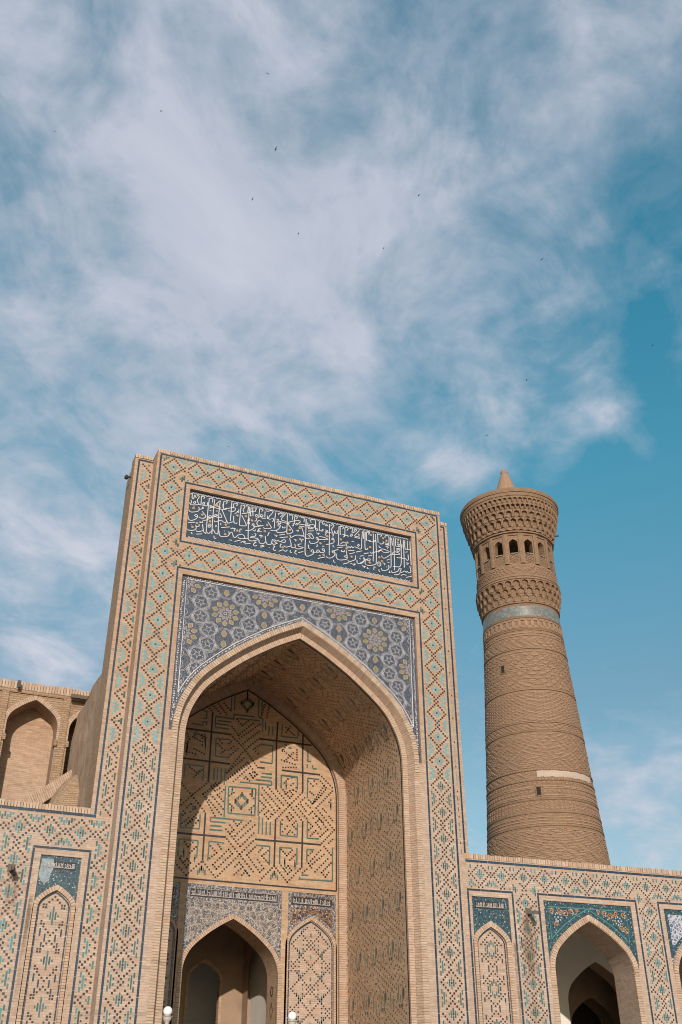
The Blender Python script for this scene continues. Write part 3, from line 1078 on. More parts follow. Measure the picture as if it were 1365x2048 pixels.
def ring(mb, cx, sp, half, o0, o1, y, foot, out_to=None, in_to=None):
    """flat face of an arch ring between two offsets at depth y, with its outer and inner returns"""
    a, b = arch(half, o0, foot - sp), arch(half, o1, foot - sp)
    s = 0.0
    for (p, q), (r_, t_) in zip(zip(a, a[1:]), zip(b, b[1:])):
        ln = math.hypot(q[0] - p[0], q[1] - p[1])
        P = lambda k, yy: (cx + k[0], yy, sp + k[1])
        mb.poly([P(p, y), P(q, y), P(t_, y), P(r_, y)], [(0.02, s), (0.02, s + ln), (0.02 + o1 - o0, s + ln), (0.02 + o1 - o0, s)])
        if in_to is not None:
            mb.poly([P(p, in_to), P(q, in_to), P(q, y), P(p, y)], [(0.02, s), (0.02, s + ln), (0.02 + in_to - y, s + ln), (0.02 + in_to - y, s)])
        if out_to is not None:
            mb.poly([P(r_, y), P(t_, y), P(t_, out_to), P(r_, out_to)], [(0.02, s), (0.02, s + ln), (0.07, s + ln), (0.07, s)])
        s += ln


def wall_over(mb, cx, sp, half, off, x0, x1, z0, z1, y):
    """wall face between x0..x1, z0..z1 at depth y with the arch left open"""
    pts = arch(half, off)
    hw = pts[-1][0]
    mb.rect(x0, cx - hw, z0, z1, y)
    mb.rect(cx + hw, x1, z0, z1, y)
    for (xa, za), (xb, zb) in zip(pts, pts[1:]):
        if xb - xa < 1e-5:
            continue
        a0, b0 = max(z0, sp + za), max(z0, sp + zb)
        if a0 >= z1 and b0 >= z1:
            continue
        mb.poly([(cx + xa, y, min(a0, z1)), (cx + xb, y, min(b0, z1)), (cx + xb, y, z1), (cx + xa, y, z1)])


def fill_arch(mb, cx, sp, half, off, z0, y):
    """the surface that closes an arch opening"""
    pts = arch(half, off)
    for (xa, za), (xb, zb) in zip(pts, pts[1:]):
        if xb - xa < 1e-5:
            continue
        mb.poly([(cx + xa, y, z0), (cx + xb, y, z0), (cx + xb, y, sp + zb), (cx + xa, y, sp + za)])


def tunnel(mb, cx, sp, half, y0, y1, foot, half2=None, sp2=None, off=0.0):
    """soffit and jambs of an opening from depth y0 to y1"""
    a = arch(half, off, foot - sp)
    sp2 = sp if sp2 is None else sp2
    b = arch(half2 or half, off, foot - sp2)
    s = 0.0
    ny = max(1, int((y1 - y0) / 1.2))
    for i in range(len(a) - 1):
        ln = math.hypot(a[i + 1][0] - a[i][0], a[i + 1][1] - a[i][1])
        for k in range(ny):
            t0, t1 = k / ny, (k + 1) / ny
            def P(j, t):
                return (cx + a[j][0] * (1 - t) + b[j][0] * t, y0 + (y1 - y0) * t, (sp + a[j][1]) * (1 - t) + (sp2 + b[j][1]) * t)
            ya, yb = y0 + (y1 - y0) * t0, y0 + (y1 - y0) * t1
            mb.poly([P(i, t0), P(i, t1), P(i + 1, t1), P(i + 1, t0)], [(ya, s), (yb, s), (yb, s + ln), (ya, s + ln)])
        s += ln


def arch_inside(cx, sp, half, off=0.0, margin=0.0):
    def f(x, z):
        if z < sp:
            return abs(x - cx) < half + off - margin
        return z - sp < arch_z(half, off, x - cx) - margin and abs(x - cx) < half + off - margin
    return f


# ------------------------------------------------------------------ glazed brick patterns
def put_bar(mb, fn, u0, u1, v0, v1, h):
    mb.plate(fn, [(u0, v0), (u1, v0), (u1, v1), (u0, v1)], -0.004, h)


LOZ = {'F': [(0, 0, 0, 0, 1), (0, 0, 1, 2, 0), (0, 0, -2, -1, 0), (-1, -1, -1, 1, 0), (1, 1, -1, 1, 0), (-2, -2, 0, 0, 0), (2, 2, 0, 0, 0)],
       # halves: which side of the centre the wall goes on
       'R': [(2, 2, -2, 2, 0), (3, 3, -1, -1, 0), (3, 3, 1, 1, 0), (1, 1, 0, 0, 0), (1, 1, 2, 3, 0), (1, 1, -3, -2, 0)],
       'D': [(-3, -3, -1, -1, 0), (-2, -2, -2, -1, 0), (-1, -1, -3, -2, 0), (0, 0, -2, -1, 0), (1, 1, -3, -2, 0), (2, 2, -2, -1, 0), (3, 3, -1, -1, 0)]}
LOZ['L'] = [(-b, -a, c, d, e) for a, b, c, d, e in LOZ['R']]
LOZ['U'] = [(a, b, -d, -c, e) for a, b, c, d, e in LOZ['D']]
_loz_cache = {}


def loz_mesh(kind, ux, uz, wide, mat):
    key = (kind, round(ux, 4), round(uz, 4), wide, mat)
    if key not in _loz_cache:
        b = MB()
        fn = lambda u, v, h: (u, -h, v)
        for a0, a1, c0, c1, dark in LOZ[kind]:
            if dark:
                continue
            put_bar(b, fn, (a0 - wide) * ux, (a1 + wide) * ux, (c0 - 0.40) * uz, (c1 + 0.40) * uz, 0.008)
        me = b.mesh('glazed_lozenge')
        me.materials.append(M[mat])
        _loz_cache[key] = me
    return _loz_cache[key]


def lattice(root, inside, cx, cz, px, pz, ni, nj, mats, y=0.0, zsplit=1e9, wide=(0.30, 0.42)):
    """diamond lattice of dark headers with turquoise lozenges, wherever inside(x, z) holds"""
    ux, uz = px / 12.0, pz / 12.0
    dots, loose = MB(), MB()
    fn = lambda u, v, h: (u, y - h, v)
    done = set()
    for i in range(ni[0], ni[1]):
        for j in range(nj[0], nj[1]):
            if (i + j) % 2:
                continue
            x, z = cx + i * px / 2, cz - j * pz / 2
            if i % 2 == 0:
                ring_ = [(a, c) for a in range(-5, 6) for c in {5 - abs(a), abs(a) - 5}]
                ring_ += [(s1 * 6, s2) for s1 in (-1, 1) for s2 in (-1, 1)] + [(s2, s1 * 6) for s1 in (-1, 1) for s2 in (-1, 1)]
                for a, c in ring_:
                    gx, gz = x + a * ux, z + c * uz
                    k = (round((gx - cx) / ux), round((gz - cz) / uz))
                    if k in done or not (inside(gx - ux * .5, gz) and inside(gx + ux * .5, gz) and inside(gx, gz + uz * .5) and inside(gx, gz - uz * .5)):
                        continue
                    done.add(k)
                    if random.random() < 0.012:
                        continue
                    jx, jz = random.uniform(-.06, .06) * ux, random.uniform(-.06, .06) * uz
                    s = random.uniform(0.37, 0.42) if z < zsplit else random.uniform(0.41, 0.45)
                    put_bar(dots, fn, gx - s * ux + jx, gx + s * ux + jx, gz - s * uz + jz, gz + s * uz + jz, 0.006)
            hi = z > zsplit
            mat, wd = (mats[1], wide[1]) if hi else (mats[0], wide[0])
            def kept(kind):
                r_ = []
                for a0, a1, c0, c1, dark in LOZ[kind]:
                    r_.append(inside(x + (a0 - .45) * ux, z + (c0 - .45) * uz) and inside(x + (a1 + .45) * ux, z + (c1 + .45) * uz)
                              and inside(x + (a0 - .45) * ux, z + (c1 + .45) * uz) and inside(x + (a1 + .45) * ux, z + (c0 - .45) * uz))
                return r_
            if i % 2:
                full = [False]
            else:
                full = kept('F')
            if all(full):
                kinds = ['F']
            else:
                kinds = [k for k, dx, dz in (('R', 3, 0), ('L', -3, 0), ('D', 0, -3), ('U', 0, 3)) if inside(x + dx * ux, z + dz * uz) and not inside(x - dx * ux, z - dz * uz)]
                if not kinds and inside(x, z):
                    kinds = ['F']
                if i % 2 == 0:
                    kinds = ['F']
            for q_, kind in enumerate(kinds):
                kp = kept(kind)
                if all(kp):
                    obj('lozenge_tile' if kind == 'F' else 'half_lozenge_tile', loz_mesh(kind, ux, uz, wd, mat), None, root, (x, y - .0015 * q_, z))
                    if kind == 'F':
                        put_bar(dots, fn, x - .36 * ux, x + .36 * ux, z - .36 * uz, z + .36 * uz, 0.0085)
                else:
                    for ok, (a0, a1, c0, c1, dark) in zip(kp, LOZ[kind]):
                        if ok:
                            put_bar(dots if dark else loose, fn, x + (a0 - wd) * ux, x + (a1 + wd) * ux, z + (c0 - .4) * uz, z + (c1 + .4) * uz, 0.008 + .0015 * q_)
    dots.build('lattice_dots', 'dot' if zsplit < 100 else 'dot_wall', root, stuff=True)
    if loose.f:
        loose.build('cut_lozenge_tiles', mats[0], root, stuff=True)


_border = {}


def border(root, pts, w=0.062, y=0.0, mat='navy', step=0.46, name='border_tile'):
    """line of long glazed tiles with open joints along an axis-parallel path"""
    if 'm' not in _border:
        b = MB()
        b.box(-0.5, 0.5, -0.010, 0.004, -0.5, 0.5)
        _border['m'] = b.mesh('border_tile')
        _border['m'].materials.append(M['navy'])
    for (x0, z0), (x1, z1) in zip(pts, pts[1:]):
        ln = math.hypot(x1 - x0, z1 - z0)
        if abs(x1 - x0) > abs(z1 - z0):
            e = w / 2
            x0, x1 = (x0 - e, x1 + e) if x0 < x1 else (x0 + e, x1 - e)
        else:
            e = -w / 2 - 0.004
            z0, z1 = (z0 - e, z1 + e) if z0 < z1 else (z0 + e, z1 - e)
        ln = math.hypot(x1 - x0, z1 - z0)
        n = max(1, round(ln / step))
        cuts = [0] + [(k + random.uniform(-.2, .2)) / n for k in range(1, n)] + [1]
        for t0, t1 in zip(cuts, cuts[1:]):
            tc_ = (t0 + t1) / 2
            L = (t1 - t0) * ln - 0.012
            hx, hz = (L, w) if abs(x1 - x0) > abs(z1 - z0) else (w, L)
            obj(name, _border['m'], None, root, (x0 + (x1 - x0) * tc_, y + random.uniform(0, 0.003), z0 + (z1 - z0) * tc_), scale=(hx, 1, hz))


def coping(root, x0, x1, z, h=0.17, y0=0.0, depth=0.30, pitch=0.088):
    """soldier course: every brick an object"""
    me = boxmesh(1, 1, 1, 'coping_brick')
    me.materials.append(M['clay'])
    n = int((x1 - x0) / pitch)
    for i in range(n):
        hh = h * random.uniform(0.90, 1.08)
        obj('coping_brick', me, None, root, (x0 + (i + 0.5) * (x1 - x0) / n, y0 - 0.012 + depth / 2 + random.uniform(-.012, .012), z + hh / 2),
            rot=(0, random.uniform(-.03, .03), 0), scale=((x1 - x0) / n - random.uniform(0.010, 0.018), depth, hh))


def voussoirs(root, cx, sp, half, o0, o1, y, pitch=0.078, proud=0.02, from_z=0.0):
    """the bricks of an arch face, one object each"""
    me = boxmesh(1, 1, 1, 'voussoir')
    me.materials.append(M['clay'])
    pts = arch(half, (o0 + o1) / 2)
    acc = 0.0
    nxt = pitch / 2
    for (xa, za), (xb, zb) in zip(pts, pts[1:]):
        ln = math.hypot(xb - xa, zb - za)
        while nxt <= acc + ln:
            t = (nxt - acc) / ln
            x, z = xa + (xb - xa) * t, za + (zb - za) * t
            ang = math.atan2(-(zb - za), xb - xa)
            if abs(x) > 0.03 and z >= from_z:
                obj('voussoir', me, None, root, (cx + x, y - proud / 2 + random.uniform(-.004, .004), sp + z), rot=(0, ang, 0),
                    scale=(pitch - random.uniform(.010, .016), proud + 0.03, o1 - o0 - 0.01 + random.uniform(-.01, .005)))
            nxt += pitch
        acc += ln


def strokes(mb, lines, fn, w, h, smooth=3):
    """ribbons of glazed tile along polylines given in plane coordinates"""
    for pts in lines:
        if len(pts) > 2 and smooth > 1:
            pts = catmull(pts, smooth)
        n = len(pts)
        if n < 2:
            continue
        h0_ = h * random.uniform(1.0, 1.6)
        L, Rr = [], []
        for i in range(n):
            a, c = pts[max(i - 1, 0)], pts[min(i + 1, n - 1)]
            dx, dz = c[0] - a[0], c[1] - a[1]
            ln = math.hypot(dx, dz) or 1e-6
            nx, nz = -dz / ln * w / 2, dx / ln * w / 2
            L.append((pts[i][0] + nx, pts[i][1] + nz))
            Rr.append((pts[i][0] - nx, pts[i][1] - nz))
        for i in range(n - 1):
            hh = h0_ * (1.0 + 0.008 * i)
            mb.poly([fn(*Rr[i], hh), fn(*Rr[i + 1], hh), fn(*L[i + 1], hh), fn(*L[i], hh)])
            mb.poly([fn(*Rr[i], 0), fn(*Rr[i + 1], 0), fn(*Rr[i + 1], hh), fn(*Rr[i], hh)])
            mb.poly([fn(*L[i], hh), fn(*L[i + 1], hh), fn(*L[i + 1], 0), fn(*L[i], 0)])


def disc(mb, fn, u, v, r, h, n=8, rot=0.0, sq=1.0):
    mb.plate(fn, [(u + r * math.cos(rot + 2 * math.pi * k / n), v + r * sq * math.sin(rot + 2 * math.pi * k / n)) for k in range(n)], 0.0, h)


def decode(s):
    return [[tuple(float(c) / 100 for c in p.split(',')) for p in line.split()] for line in s.strip().split('\n')]
# ================================================================== GROUND
g = MB()
g.rect(0, 0, 0, 0, 0)
S = 3000.0
g.poly([(-S, -S, 0), (S, -S, 0), (S, S, 0), (-S, S, 0)])
gr = g.build('ground', plain_mat('far_ground', (0.33, 0.26, 0.19), 0.95, 0.15, 0.05, 0.0))
gr['kind'] = 'structure'
g = MB()
g.poly([(-30, -60, 0.004), (50, -60, 0.004), (50, 0.0, 0.004), (-30, 0.0, 0.004)])
pv_ = g.build('courtyard_paving', 'ground')
pv_['kind'] = 'structure'

# ================================================================== PORTAL (pishtaq)
CX = 11.237
portal = thing('entrance_portal', 'tall brick portal with blue inscription panel and star mosaic over a deep pointed niche', 'portal', (CX, 0, 0))
HALF, SP = 3.80, 11.93          # inner opening of the front arch, springing height
WF, WP = 5.69, 6.36            # half widths: front face, set-back pilasters
PY = 0.65                      # set-back
PT, PB, PX_ = 18.12, 12.62, 4.40
IT, IB = 21.58, 19.56
TOP = 22.83
RO = 0.50

b = MB()
for s in (-1, 1):
    xa, xb = sorted((s * PX_, s * WF))
    b.rect(xa, xb, 0, TOP, 0)
    xa, xb = sorted((s * (HALF + RO), s * PX_))
    b.rect(xa, xb, 0, PB, 0)
    xa, xb = sorted((s * WF, s * WP))
    b.rect(xa, xb, 0, TOP, PY)
    X = s * WF
    b.poly([(X, 0, 0), (X, PY, 0), (X, PY, TOP + .1), (X, 0, TOP + .1)])
    # panel returns
    X = s * PX_
    b.poly([(X, 0, IB), (X, .12, IB), (X, .12, IT), (X, 0, IT)])
    b.poly([(X, 0, PB), (X, .10, PB), (X, .10, PT), (X, 0, PT)])
b.rect(-PX_, PX_, IT, TOP, 0)
b.rect(-PX_, PX_, PT, IB, 0)
b.poly([(-PX_, 0, IT), (PX_, 0, IT), (PX_, .12, IT), (-PX_, .12, IT)])
b.poly([(-PX_, 0, IB), (PX_, 0, IB), (PX_, .12, IB), (-PX_, .12, IB)])
b.poly([(-PX_, 0, PT), (PX_, 0, PT), (PX_, .10, PT), (-PX_, .10, PT)])
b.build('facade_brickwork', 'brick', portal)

# flanks, back and top of the slab
b = MB()
for s in (-1, 1):
    X = s * WP
    b.poly([(X, PY, 0), (X, 1.28, 0), (X, 1.28, 23.0), (X, PY, 23.0)])
    b.poly([(X, 1.28, 0), (X, 1.95, 0), (X, 1.95, 22.5), (X, 1.6, 22.62), (X, 1.28, 22.62)])
b.poly([(-WP, 1.28, 22.62), (WP, 1.28, 22.62), (WP, 1.28, 23.0), (-WP, 1.28, 23.0)])
b.poly([(-WP, 1.28, 22.62), (WP, 1.28, 22.62), (WP, 1.95, 22.5), (-WP, 1.95, 22.5)])
b.poly([(-WF, 0.25, 22.95), (WF, 0.25, 22.95), (WF, 1.28, 23.0), (-WF, 1.28, 23.0)])
for s in (-1, 1):
    b.poly([(s * WF, .9, 22.96), (s * WP, .9, 22.96), (s * WP, 1.28, 23.0), (s * WF, 1.28, 23.0)])
wall_over(b, 0, 12.25, 4.2, 0.2, -WP, WP, 0, 22.5, 1.95)
b.build('flank_wall', 'brick_old', portal)
# low mud-plastered mass behind the slab and the shell of the vault
for s in (-1, 1):
    b = MB()
    x0, x1 = sorted((s * 4.75, s * WP))
    ny = 8
    for k in range(ny):          # hand-laid mud plaster: slightly wavy faces and top
        y0, y1 = 1.95 + 4.8 * k / ny, 1.95 + 4.8 * (k + 1) / ny
        X = s * WP
        zt0, zt1 = 14.93 + .05 * math.sin(k * 1.9), 14.93 + .05 * math.sin(k * 1.9 + 1.9)
        for q in range(7):
            za, zb = 9.0 + (zt0 - 9.0) * q / 7, 9.0 + (zt0 - 9.0) * (q + 1) / 7
            zc, zd = 9.0 + (zt1 - 9.0) * q / 7, 9.0 + (zt1 - 9.0) * (q + 1) / 7
            wv = lambda yy, zz_: min(1.0, (yy - 1.95) / .8) * (.05 * math.sin(yy * 2.3 + zz_ * 1.1) + .03 * math.sin(zz_ * 3.1 - yy))
            b.poly([(X + wv(y0, za), y0, za), (X + wv(y1, zc), y1, zc), (X + wv(y1, zd), y1, zd), (X + wv(y0, zb), y0, zb)])
        b.poly([(x0, y0, zt0), (x1, y0, zt0), (x1, y1, zt1), (x0, y1, zt1)])
    b.build('mud_plaster_flank', 'mud', portal)
b = MB()
tunnel(b, 0, 12.1, 4.3, 1.95, 7.1, 8.0, 4.55, 12.3)
wall_over(b, 0, 8, 1.7, .3, -4.5, 4.5, 0, 12.4, 7.12)
fill_arch(b, 0, 12.3, 4.5, 0, 12.35, 7.12)
b.build('vault_shell', 'brick_old', portal)

coping(portal, -WF, WF, TOP, 0.15, 0.0, 0.30)
for s in (-1, 1):
    x0, x1 = sorted((s * (WF + .02), s * WP))
    coping(portal, x0, x1, TOP + .02, 0.15, PY, 0.30)

# glazed border lines
border(portal, [(-5.565, 0), (-5.565, 22.775), (5.565, 22.775), (5.565, 0)])
border(portal, [(-4.585, 0), (-4.585, 18.34), (4.585, 18.34), (4.585, 0)])
border(portal, [(-4.585, 19.36), (-4.585, 21.785), (4.585, 21.785), (4.585, 19.36), (-4.585, 19.36)])
border(portal, [(-6.215, 9.93), (-6.215, 22.76), (-5.72, 22.76)], y=PY)
border(portal, [(6.215, 9.93), (6.215, 22.76), (5.72, 22.76)], y=PY)


def front_inside(x, z):
    if not (0 < z < 22.728 and abs(x) < 5.52):
        return False
    if abs(x) > 4.63:
        return True
    return z > 21.83 or 18.385 < z < 19.315


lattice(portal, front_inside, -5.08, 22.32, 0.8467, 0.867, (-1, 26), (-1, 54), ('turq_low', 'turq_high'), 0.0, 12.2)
for s in (-1, 1):
    lattice(portal, lambda x, z: 5.72 < s * x < 6.165 and 9.9 < z < 22.7, s * (WF + 0.01), 9.40 + 15 * .88, 0.873, 0.88, (-2, 3), (-1, 32), ('turq_low', 'turq_high'), PY, 12.2)
    # below the side walls' top the strip beside the front belongs to the wall's lattice

# ---- main arch: two stepped rings, soffit
b = MB()
BD = 0.27
ring(b, 0, SP, HALF, 0.30, RO, 0.0, 0.0, out_to=0.12)
ring(b, 0, SP, HALF, 0.0, 0.19, BD, 0.0, in_to=BD + .06)
pa, pc = arch(HALF, .30, -SP), arch(HALF, .19, -SP)      # splayed reveal between the two
s_ = 0.0
for (p, q), (r_, t_) in zip(zip(pa, pa[1:]), zip(pc, pc[1:])):
    ln = math.hypot(q[0] - p[0], q[1] - p[1])
    b.poly([(p[0], 0, SP + p[1]), (q[0], 0, SP + q[1]), (t_[0], BD, SP + t_[1]), (r_[0], BD, SP + r_[1])], [(.02, s_), (.02, s_ + ln), (.32, s_ + ln), (.32, s_)])
    s_ += ln
b.build('arch_ring', 'ring', portal)
voussoirs(portal, 0, SP, HALF, 0.305, 0.495, 0.0, 0.088, 0.014, 0.4)
b = MB()
tunnel(b, 0, SP, HALF, BD + .06, 6.02, 0.0, 4.12, 12.2)
b.build('vault_soffit', 'brick_vault', portal, smooth=False)


# glazed bricks set in the vault: dots in diagonal rows with angular script motifs
def vault_frame():
    a, c = arch(HALF, 0, 0.0 - SP), arch(4.12, 0, 0.0 - 12.2)
    s, L = [0.0], [0.0]
    for k in range(len(a) - 1):
        s.append(s[-1] + math.hypot(a[k + 1][0] - a[k][0], a[k + 1][1] - a[k][1]))
    tot = s[-1]

    def f(u, v, h):
        # u: depth from the front, v: length along the arch from the left foot
        t = (u - BD - .06) / (6.02 - BD - .06)
        v = min(max(v, 0.0), tot - 1e-6)
        lo, hi_ = 0, len(s) - 1
        while hi_ - lo > 1:
            m_ = (lo + hi_) // 2
            if s[m_] <= v:
                lo = m_
            else:
                hi_ = m_
        q = (v - s[lo]) / (s[lo + 1] - s[lo])
        P = []
        for k in (lo, lo + 1):
            P.append((a[k][0] * (1 - t) + c[k][0] * t, (SP + a[k][1]) * (1 - t) + (12.2 + c[k][1]) * t))
        x, z = P[0][0] + (P[1][0] - P[0][0]) * q, P[0][1] + (P[1][1] - P[0][1]) * q
        dx, dz = P[1][0] - P[0][0], P[1][1] - P[0][1]
        ln = math.hypot(dx, dz)
        return (x + dz / ln * h, u, z - dx / ln * h)
    return f, tot


vf, vtot = vault_frame()
dm, tm = MB(), MB()
U = 0.074
nu, nv = int(5.3 / U), int(vtot / U)
motif_du, motif_dv = 20, 19
spots = []
for a_ in range(-1, nu // motif_du + 2):
    for c_ in range(-1, nv // motif_dv + 2):
        spots.append((a_ * motif_du + (motif_du // 2 if c_ % 2 else 0) + 4, c_ * motif_dv + 6))
taken = set()
for (si, sj) in spots:
    left = sj < nv / 2
    sg = 1 if left else -1      # 'up' is towards the apex on both sides

    def bar(di0, di1, dj0, dj1, mbx=tm, h=0.007):
        i0, i1 = si + min(di0, di1), si + max(di0, di1)
        j0, j1 = sj + min(sg * dj0, sg * dj1), sj + max(sg * dj0, sg * dj1)
        for i in range(int(i0) - 1, int(i1) + 2):
            for j in range(int(j0), int(j1) + 1):
                taken.add((i, j))
        u0, u1 = .6 + (i0 - .17) * U, .6 + (i1 + .17) * U
        v0, v1 = (j0 - .42) * U, (j1 + .42) * U
        if u0 < .62 or u1 > 5.85 or v0 < 0.1 or v1 > vtot - .1:
            return
        n_ = max(1, int((v1 - v0) / 0.3))
        for k in range(n_):
            va, vb = v0 + (v1 - v0) * k / n_, v0 + (v1 - v0) * (k + 1) / n_
            put_bar(mbx, vf, u0, u1, va, vb, h)
    bar(0, 0, -3, 3)
    bar(2, 2, -1, 1)
    bar(4, 4, -2, 5)
    bar(5.5, 5.5, 0, 2)
    bar(-2, -1.3, 1, 3)
    bar(-1.2, -.8, 0, 4)
    bar(0.6, 1.4, -3, -2.6)
    bar(2.6, 3.4, -3, -2.6)
    # the smaller group half way
    si += motif_du // 2
    bar(0, 0, -3, 1)
    bar(1.5, 1.5, -1, 0)
    bar(3, 3, -3, 3)
    bar(1, 1.5, 4, 4.6)
for i in range(0, nu):
    for j in range(1, nv):
        if (i, j) in taken:
            continue
        lane = (i + j) // 10 % 3
        if not ((i + 2 * j) % 5 == 0 if lane else (i - 2 * j) % 7 == 0):
            continue
        if random.random() < 0.1:
            continue
        u, v = .62 + i * U, j * U
        put_bar(dm, vf, u - .030, u + .030, v - .026, v + .026, 0.006)
dm.build('vault_dots', 'dot_vault', portal, stuff=True)
tm.build('vault_script', 'script', portal, stuff=True)
# thin dark line where the soffit meets the ring
b = MB()
pts = arch(HALF, 0, -SP)
for (xa, za), (xb, zb) in zip(pts, pts[1:]):
    ln = math.hypot(xb - xa, zb - za)
    nx, nz = (zb - za) / ln * .006, -(xb - xa) / ln * .006
    b.poly([(xa + nx, BD + .08, SP + za + nz), (xb + nx, BD + .08, SP + zb + nz), (xb + nx, BD + .14, SP + zb + nz), (xa + nx, BD + .14, SP + za + nz)])
b.build('soffit_edge_line', 'dot', portal)

# ---- inscription panel
fnI = lambda u, v, h: (u, 0.12 - h, v)
b = MB()
b.rect(-PX_, PX_, IB, IT, 0.12)
panel = b.build('inscription_panel', 'inscr_ground', portal)
b = MB()
strokes(b, decode(INSCR), fnI, 0.027, 0.013)
b.build('lettering', 'letter', panel, stuff=True)
b = MB()
for (x, z) in decode(GILT)[0]:
    disc(b, fnI, x, z, 0.050, 0.024, 7, random.random())
b.build('gilt_studs', 'gilt', panel, stuff=True)
b = MB()
for z0, s in ((21.47, 1), (19.66, -1)):
    n = 46
    for k in range(n):
        x = -4.3 + 8.6 * (k + .5) / n
        r = random.uniform(.8, 1.1)
        strokes(b, [[(x - .09, z0 - s * .03), (x - .05, z0 + s * .04 * r), (x, z0), (x + .05, z0 + s * .035), (x + .09, z0 - s * .03)]], fnI, 0.022, 0.012, 2)
        disc(b, fnI, x - .05, z0 + s * .005, .016, .012, 6)
b.build('scroll_border', 'strap', panel, stuff=True)
b = MB()
for z0 in (21.40, 19.73):
    strokes(b, [[(-4.36, z0), (4.36, z0)]], fnI, 0.02, 0.01, 1)
b.build('panel_fillet', 'teal_line', panel)

# ---- spandrel star mosaic
fnS = lambda u, v, h: (u, 0.10 - h, v)
b = MB()
wall_over(b, 0, SP, HALF, RO - .005, -PX_, PX_, PB, PT, 0.10)
span = b.build('spandrel_mosaic', 'girih_ground', portal)


def sp_inside(x, z, m=0.0):
    if abs(x) > 4.20 - m or z > 18.0 - m:
        return False
    return z - SP > arch_z(HALF, RO + .14 + m, x) and z > 12.9


def clipped(mb, pts, w, h, m=0.0):
    """stroke a polyline, keeping only the pieces inside the spandrel"""
    run = []
    for (xa, za), (xb, zb) in zip(pts, pts[1:]):
        n = max(1, int(math.hypot(xb - xa, zb - za) / 0.05))
        for k in range(n + 1):
            p = (xa + (xb - xa) * k / n, za + (zb - za) * k / n)
            if sp_inside(*p, m):
                if not run or run[-1] != p:
                    run.append(p)
            else:
                if len(run) > 1:
                    strokes(mb, [[run[0], run[-1]]] if len(run) < 3 else [run], fnS, w, h, 1)
                run = []
    if len(run) > 1:
        strokes(mb, [run], fnS, w, h, 1)


def par(pts, d, closed=True):
    out = []
    n = len(pts)
    for i in range(n):
        a, c = pts[(i - 1) % n], pts[(i + 1) % n]
        if not closed and i == 0:
            a = pts[0]
        if not closed and i == n - 1:
            c = pts[-1]
        dx, dz = c[0] - a[0], c[1] - a[1]
        ln = math.hypot(dx, dz)
        out.append((pts[i][0] - dz / ln * d, pts[i][1] + dx / ln * d))
    return out


wh, fine, ol, ro = MB(), MB(), MB(), MB()
SQ = 0.945
seen = set()


def pol(c, r, a):
    return (c[0] + r * math.cos(R(a)), c[1] + r * math.sin(R(a)) * SQ)


for i in range(-3, 4):
    for j in range(-6, 3):
        if (i + j) % 2:
            continue
        c = (1.395 * i, 16.96 + 0.95 * j)
        if abs(c[0]) > 5.2:
            continue
        # ten petals in two rings, a hub
        for k in range(10):
            a = 36 * k + 18
            for (r0, r1, wd, mbx) in ((0.27, 0.475, 13.5, ol), (0.11, 0.25, 14.0, ro)):
                aa = a if mbx is ol else a + 18
                poly = [pol(c, r0, aa), pol(c, (r0 + r1) * .52, aa - wd), pol(c, r1, aa - wd * .25), pol(c, r1 + .02, aa), pol(c, r1, aa + wd * .25), pol(c, (r0 + r1) * .52, aa + wd)]
                if all(sp_inside(*q) for q in poly):
                    mbx.plate(fnS, poly, 0, 0.008)
                clipped(wh, poly + [poly[0]], 0.011, 0.013)
        ringp = [pol(c, .055, 36 * k) for k in range(11)]
        clipped(wh, ringp, 0.022, 0.013)
        # straps round the rosette: arms that run from cell to cell
        for k in range(10):
            for sg in (-1, 1):
                arm = [pol(c, 0.615, 36 * k + 18), pol(c, 0.60, 36 * k + 18 + sg * 7), pol(c, 0.66, 36 * k + 18 + sg * 14), pol(c, 0.80, 36 * k + 18 + sg * 17.5)]
                for d in (-.022, .022):
                    clipped(wh, par(arm, d, False), 0.0105, 0.012)
        # five-pointed cells
        for k in range(10):
            a = 36 * k + 18
            if a % 180 == 90:
                continue
            sc = pol(c, 0.9, a)
            key = (round(sc[0] * 6), round(sc[1] * 6))
            if key in seen:
                continue
            seen.add(key)
            pent = [pol(sc, .29, a + 180 + 72 * m_) for m_ in range(5)]
            for d in (-.019, .019):
                q = par(pent, d)
                clipped(wh, q + [q[0]], 0.0105, 0.012)
            for m_ in range(0):
                clipped(wh, [pol(sc, .29, a + 180 + 72 * m_), pol(sc, .36, a + 180 + 72 * m_)], 0.016, 0.012)
            star = []
            for m_ in range(10):
                star.append(pol(sc, .15 if m_ % 2 == 0 else .06, a + 36 + 36 * m_))
            clipped(fine, star + [star[0]], 0.014, 0.011)
            for m_ in range(5):
                q = pol(sc, .19, a + 180 + 72 * m_)
                if sp_inside(*q):
                    disc(fine, fnS, q[0], q[1], .016, .011, 6)
        # paired kites between rosettes one above the other
        k0 = (c[0], c[1] + 0.95)
        for s in (1, -1):
            kc = (k0[0], k0[1] + s * .19)
            kp = [(kc[0], kc[1] - .12), (kc[0] - .095, kc[1] - .02), (kc[0] - .05, kc[1] + .10), (kc[0], kc[1] + .13), (kc[0] + .05, kc[1] + .10), (kc[0] + .095, kc[1] - .02)]
            if all(sp_inside(*q) for q in kp):
                ol.plate(fnS, kp, 0, 0.008)
            clipped(wh, kp + [kp[0]], 0.012, 0.013)
        for s in (1, -1):
            hexp = [(k0[0] + s * .26, k0[1] + .36), (k0[0] + s * .36, k0[1]), (k0[0] + s * .26, k0[1] - .36)]
            for d in (-.022, .022):
                clipped(wh, [(p[0] + d, p[1]) for p in hexp], 0.0105, 0.012)
wh.build('strapwork', 'strap', span, stuff=True)
fine.build('small_stars', 'strap', span, stuff=True)
ol.build('ochre_petals', 'olive', span, stuff=True)
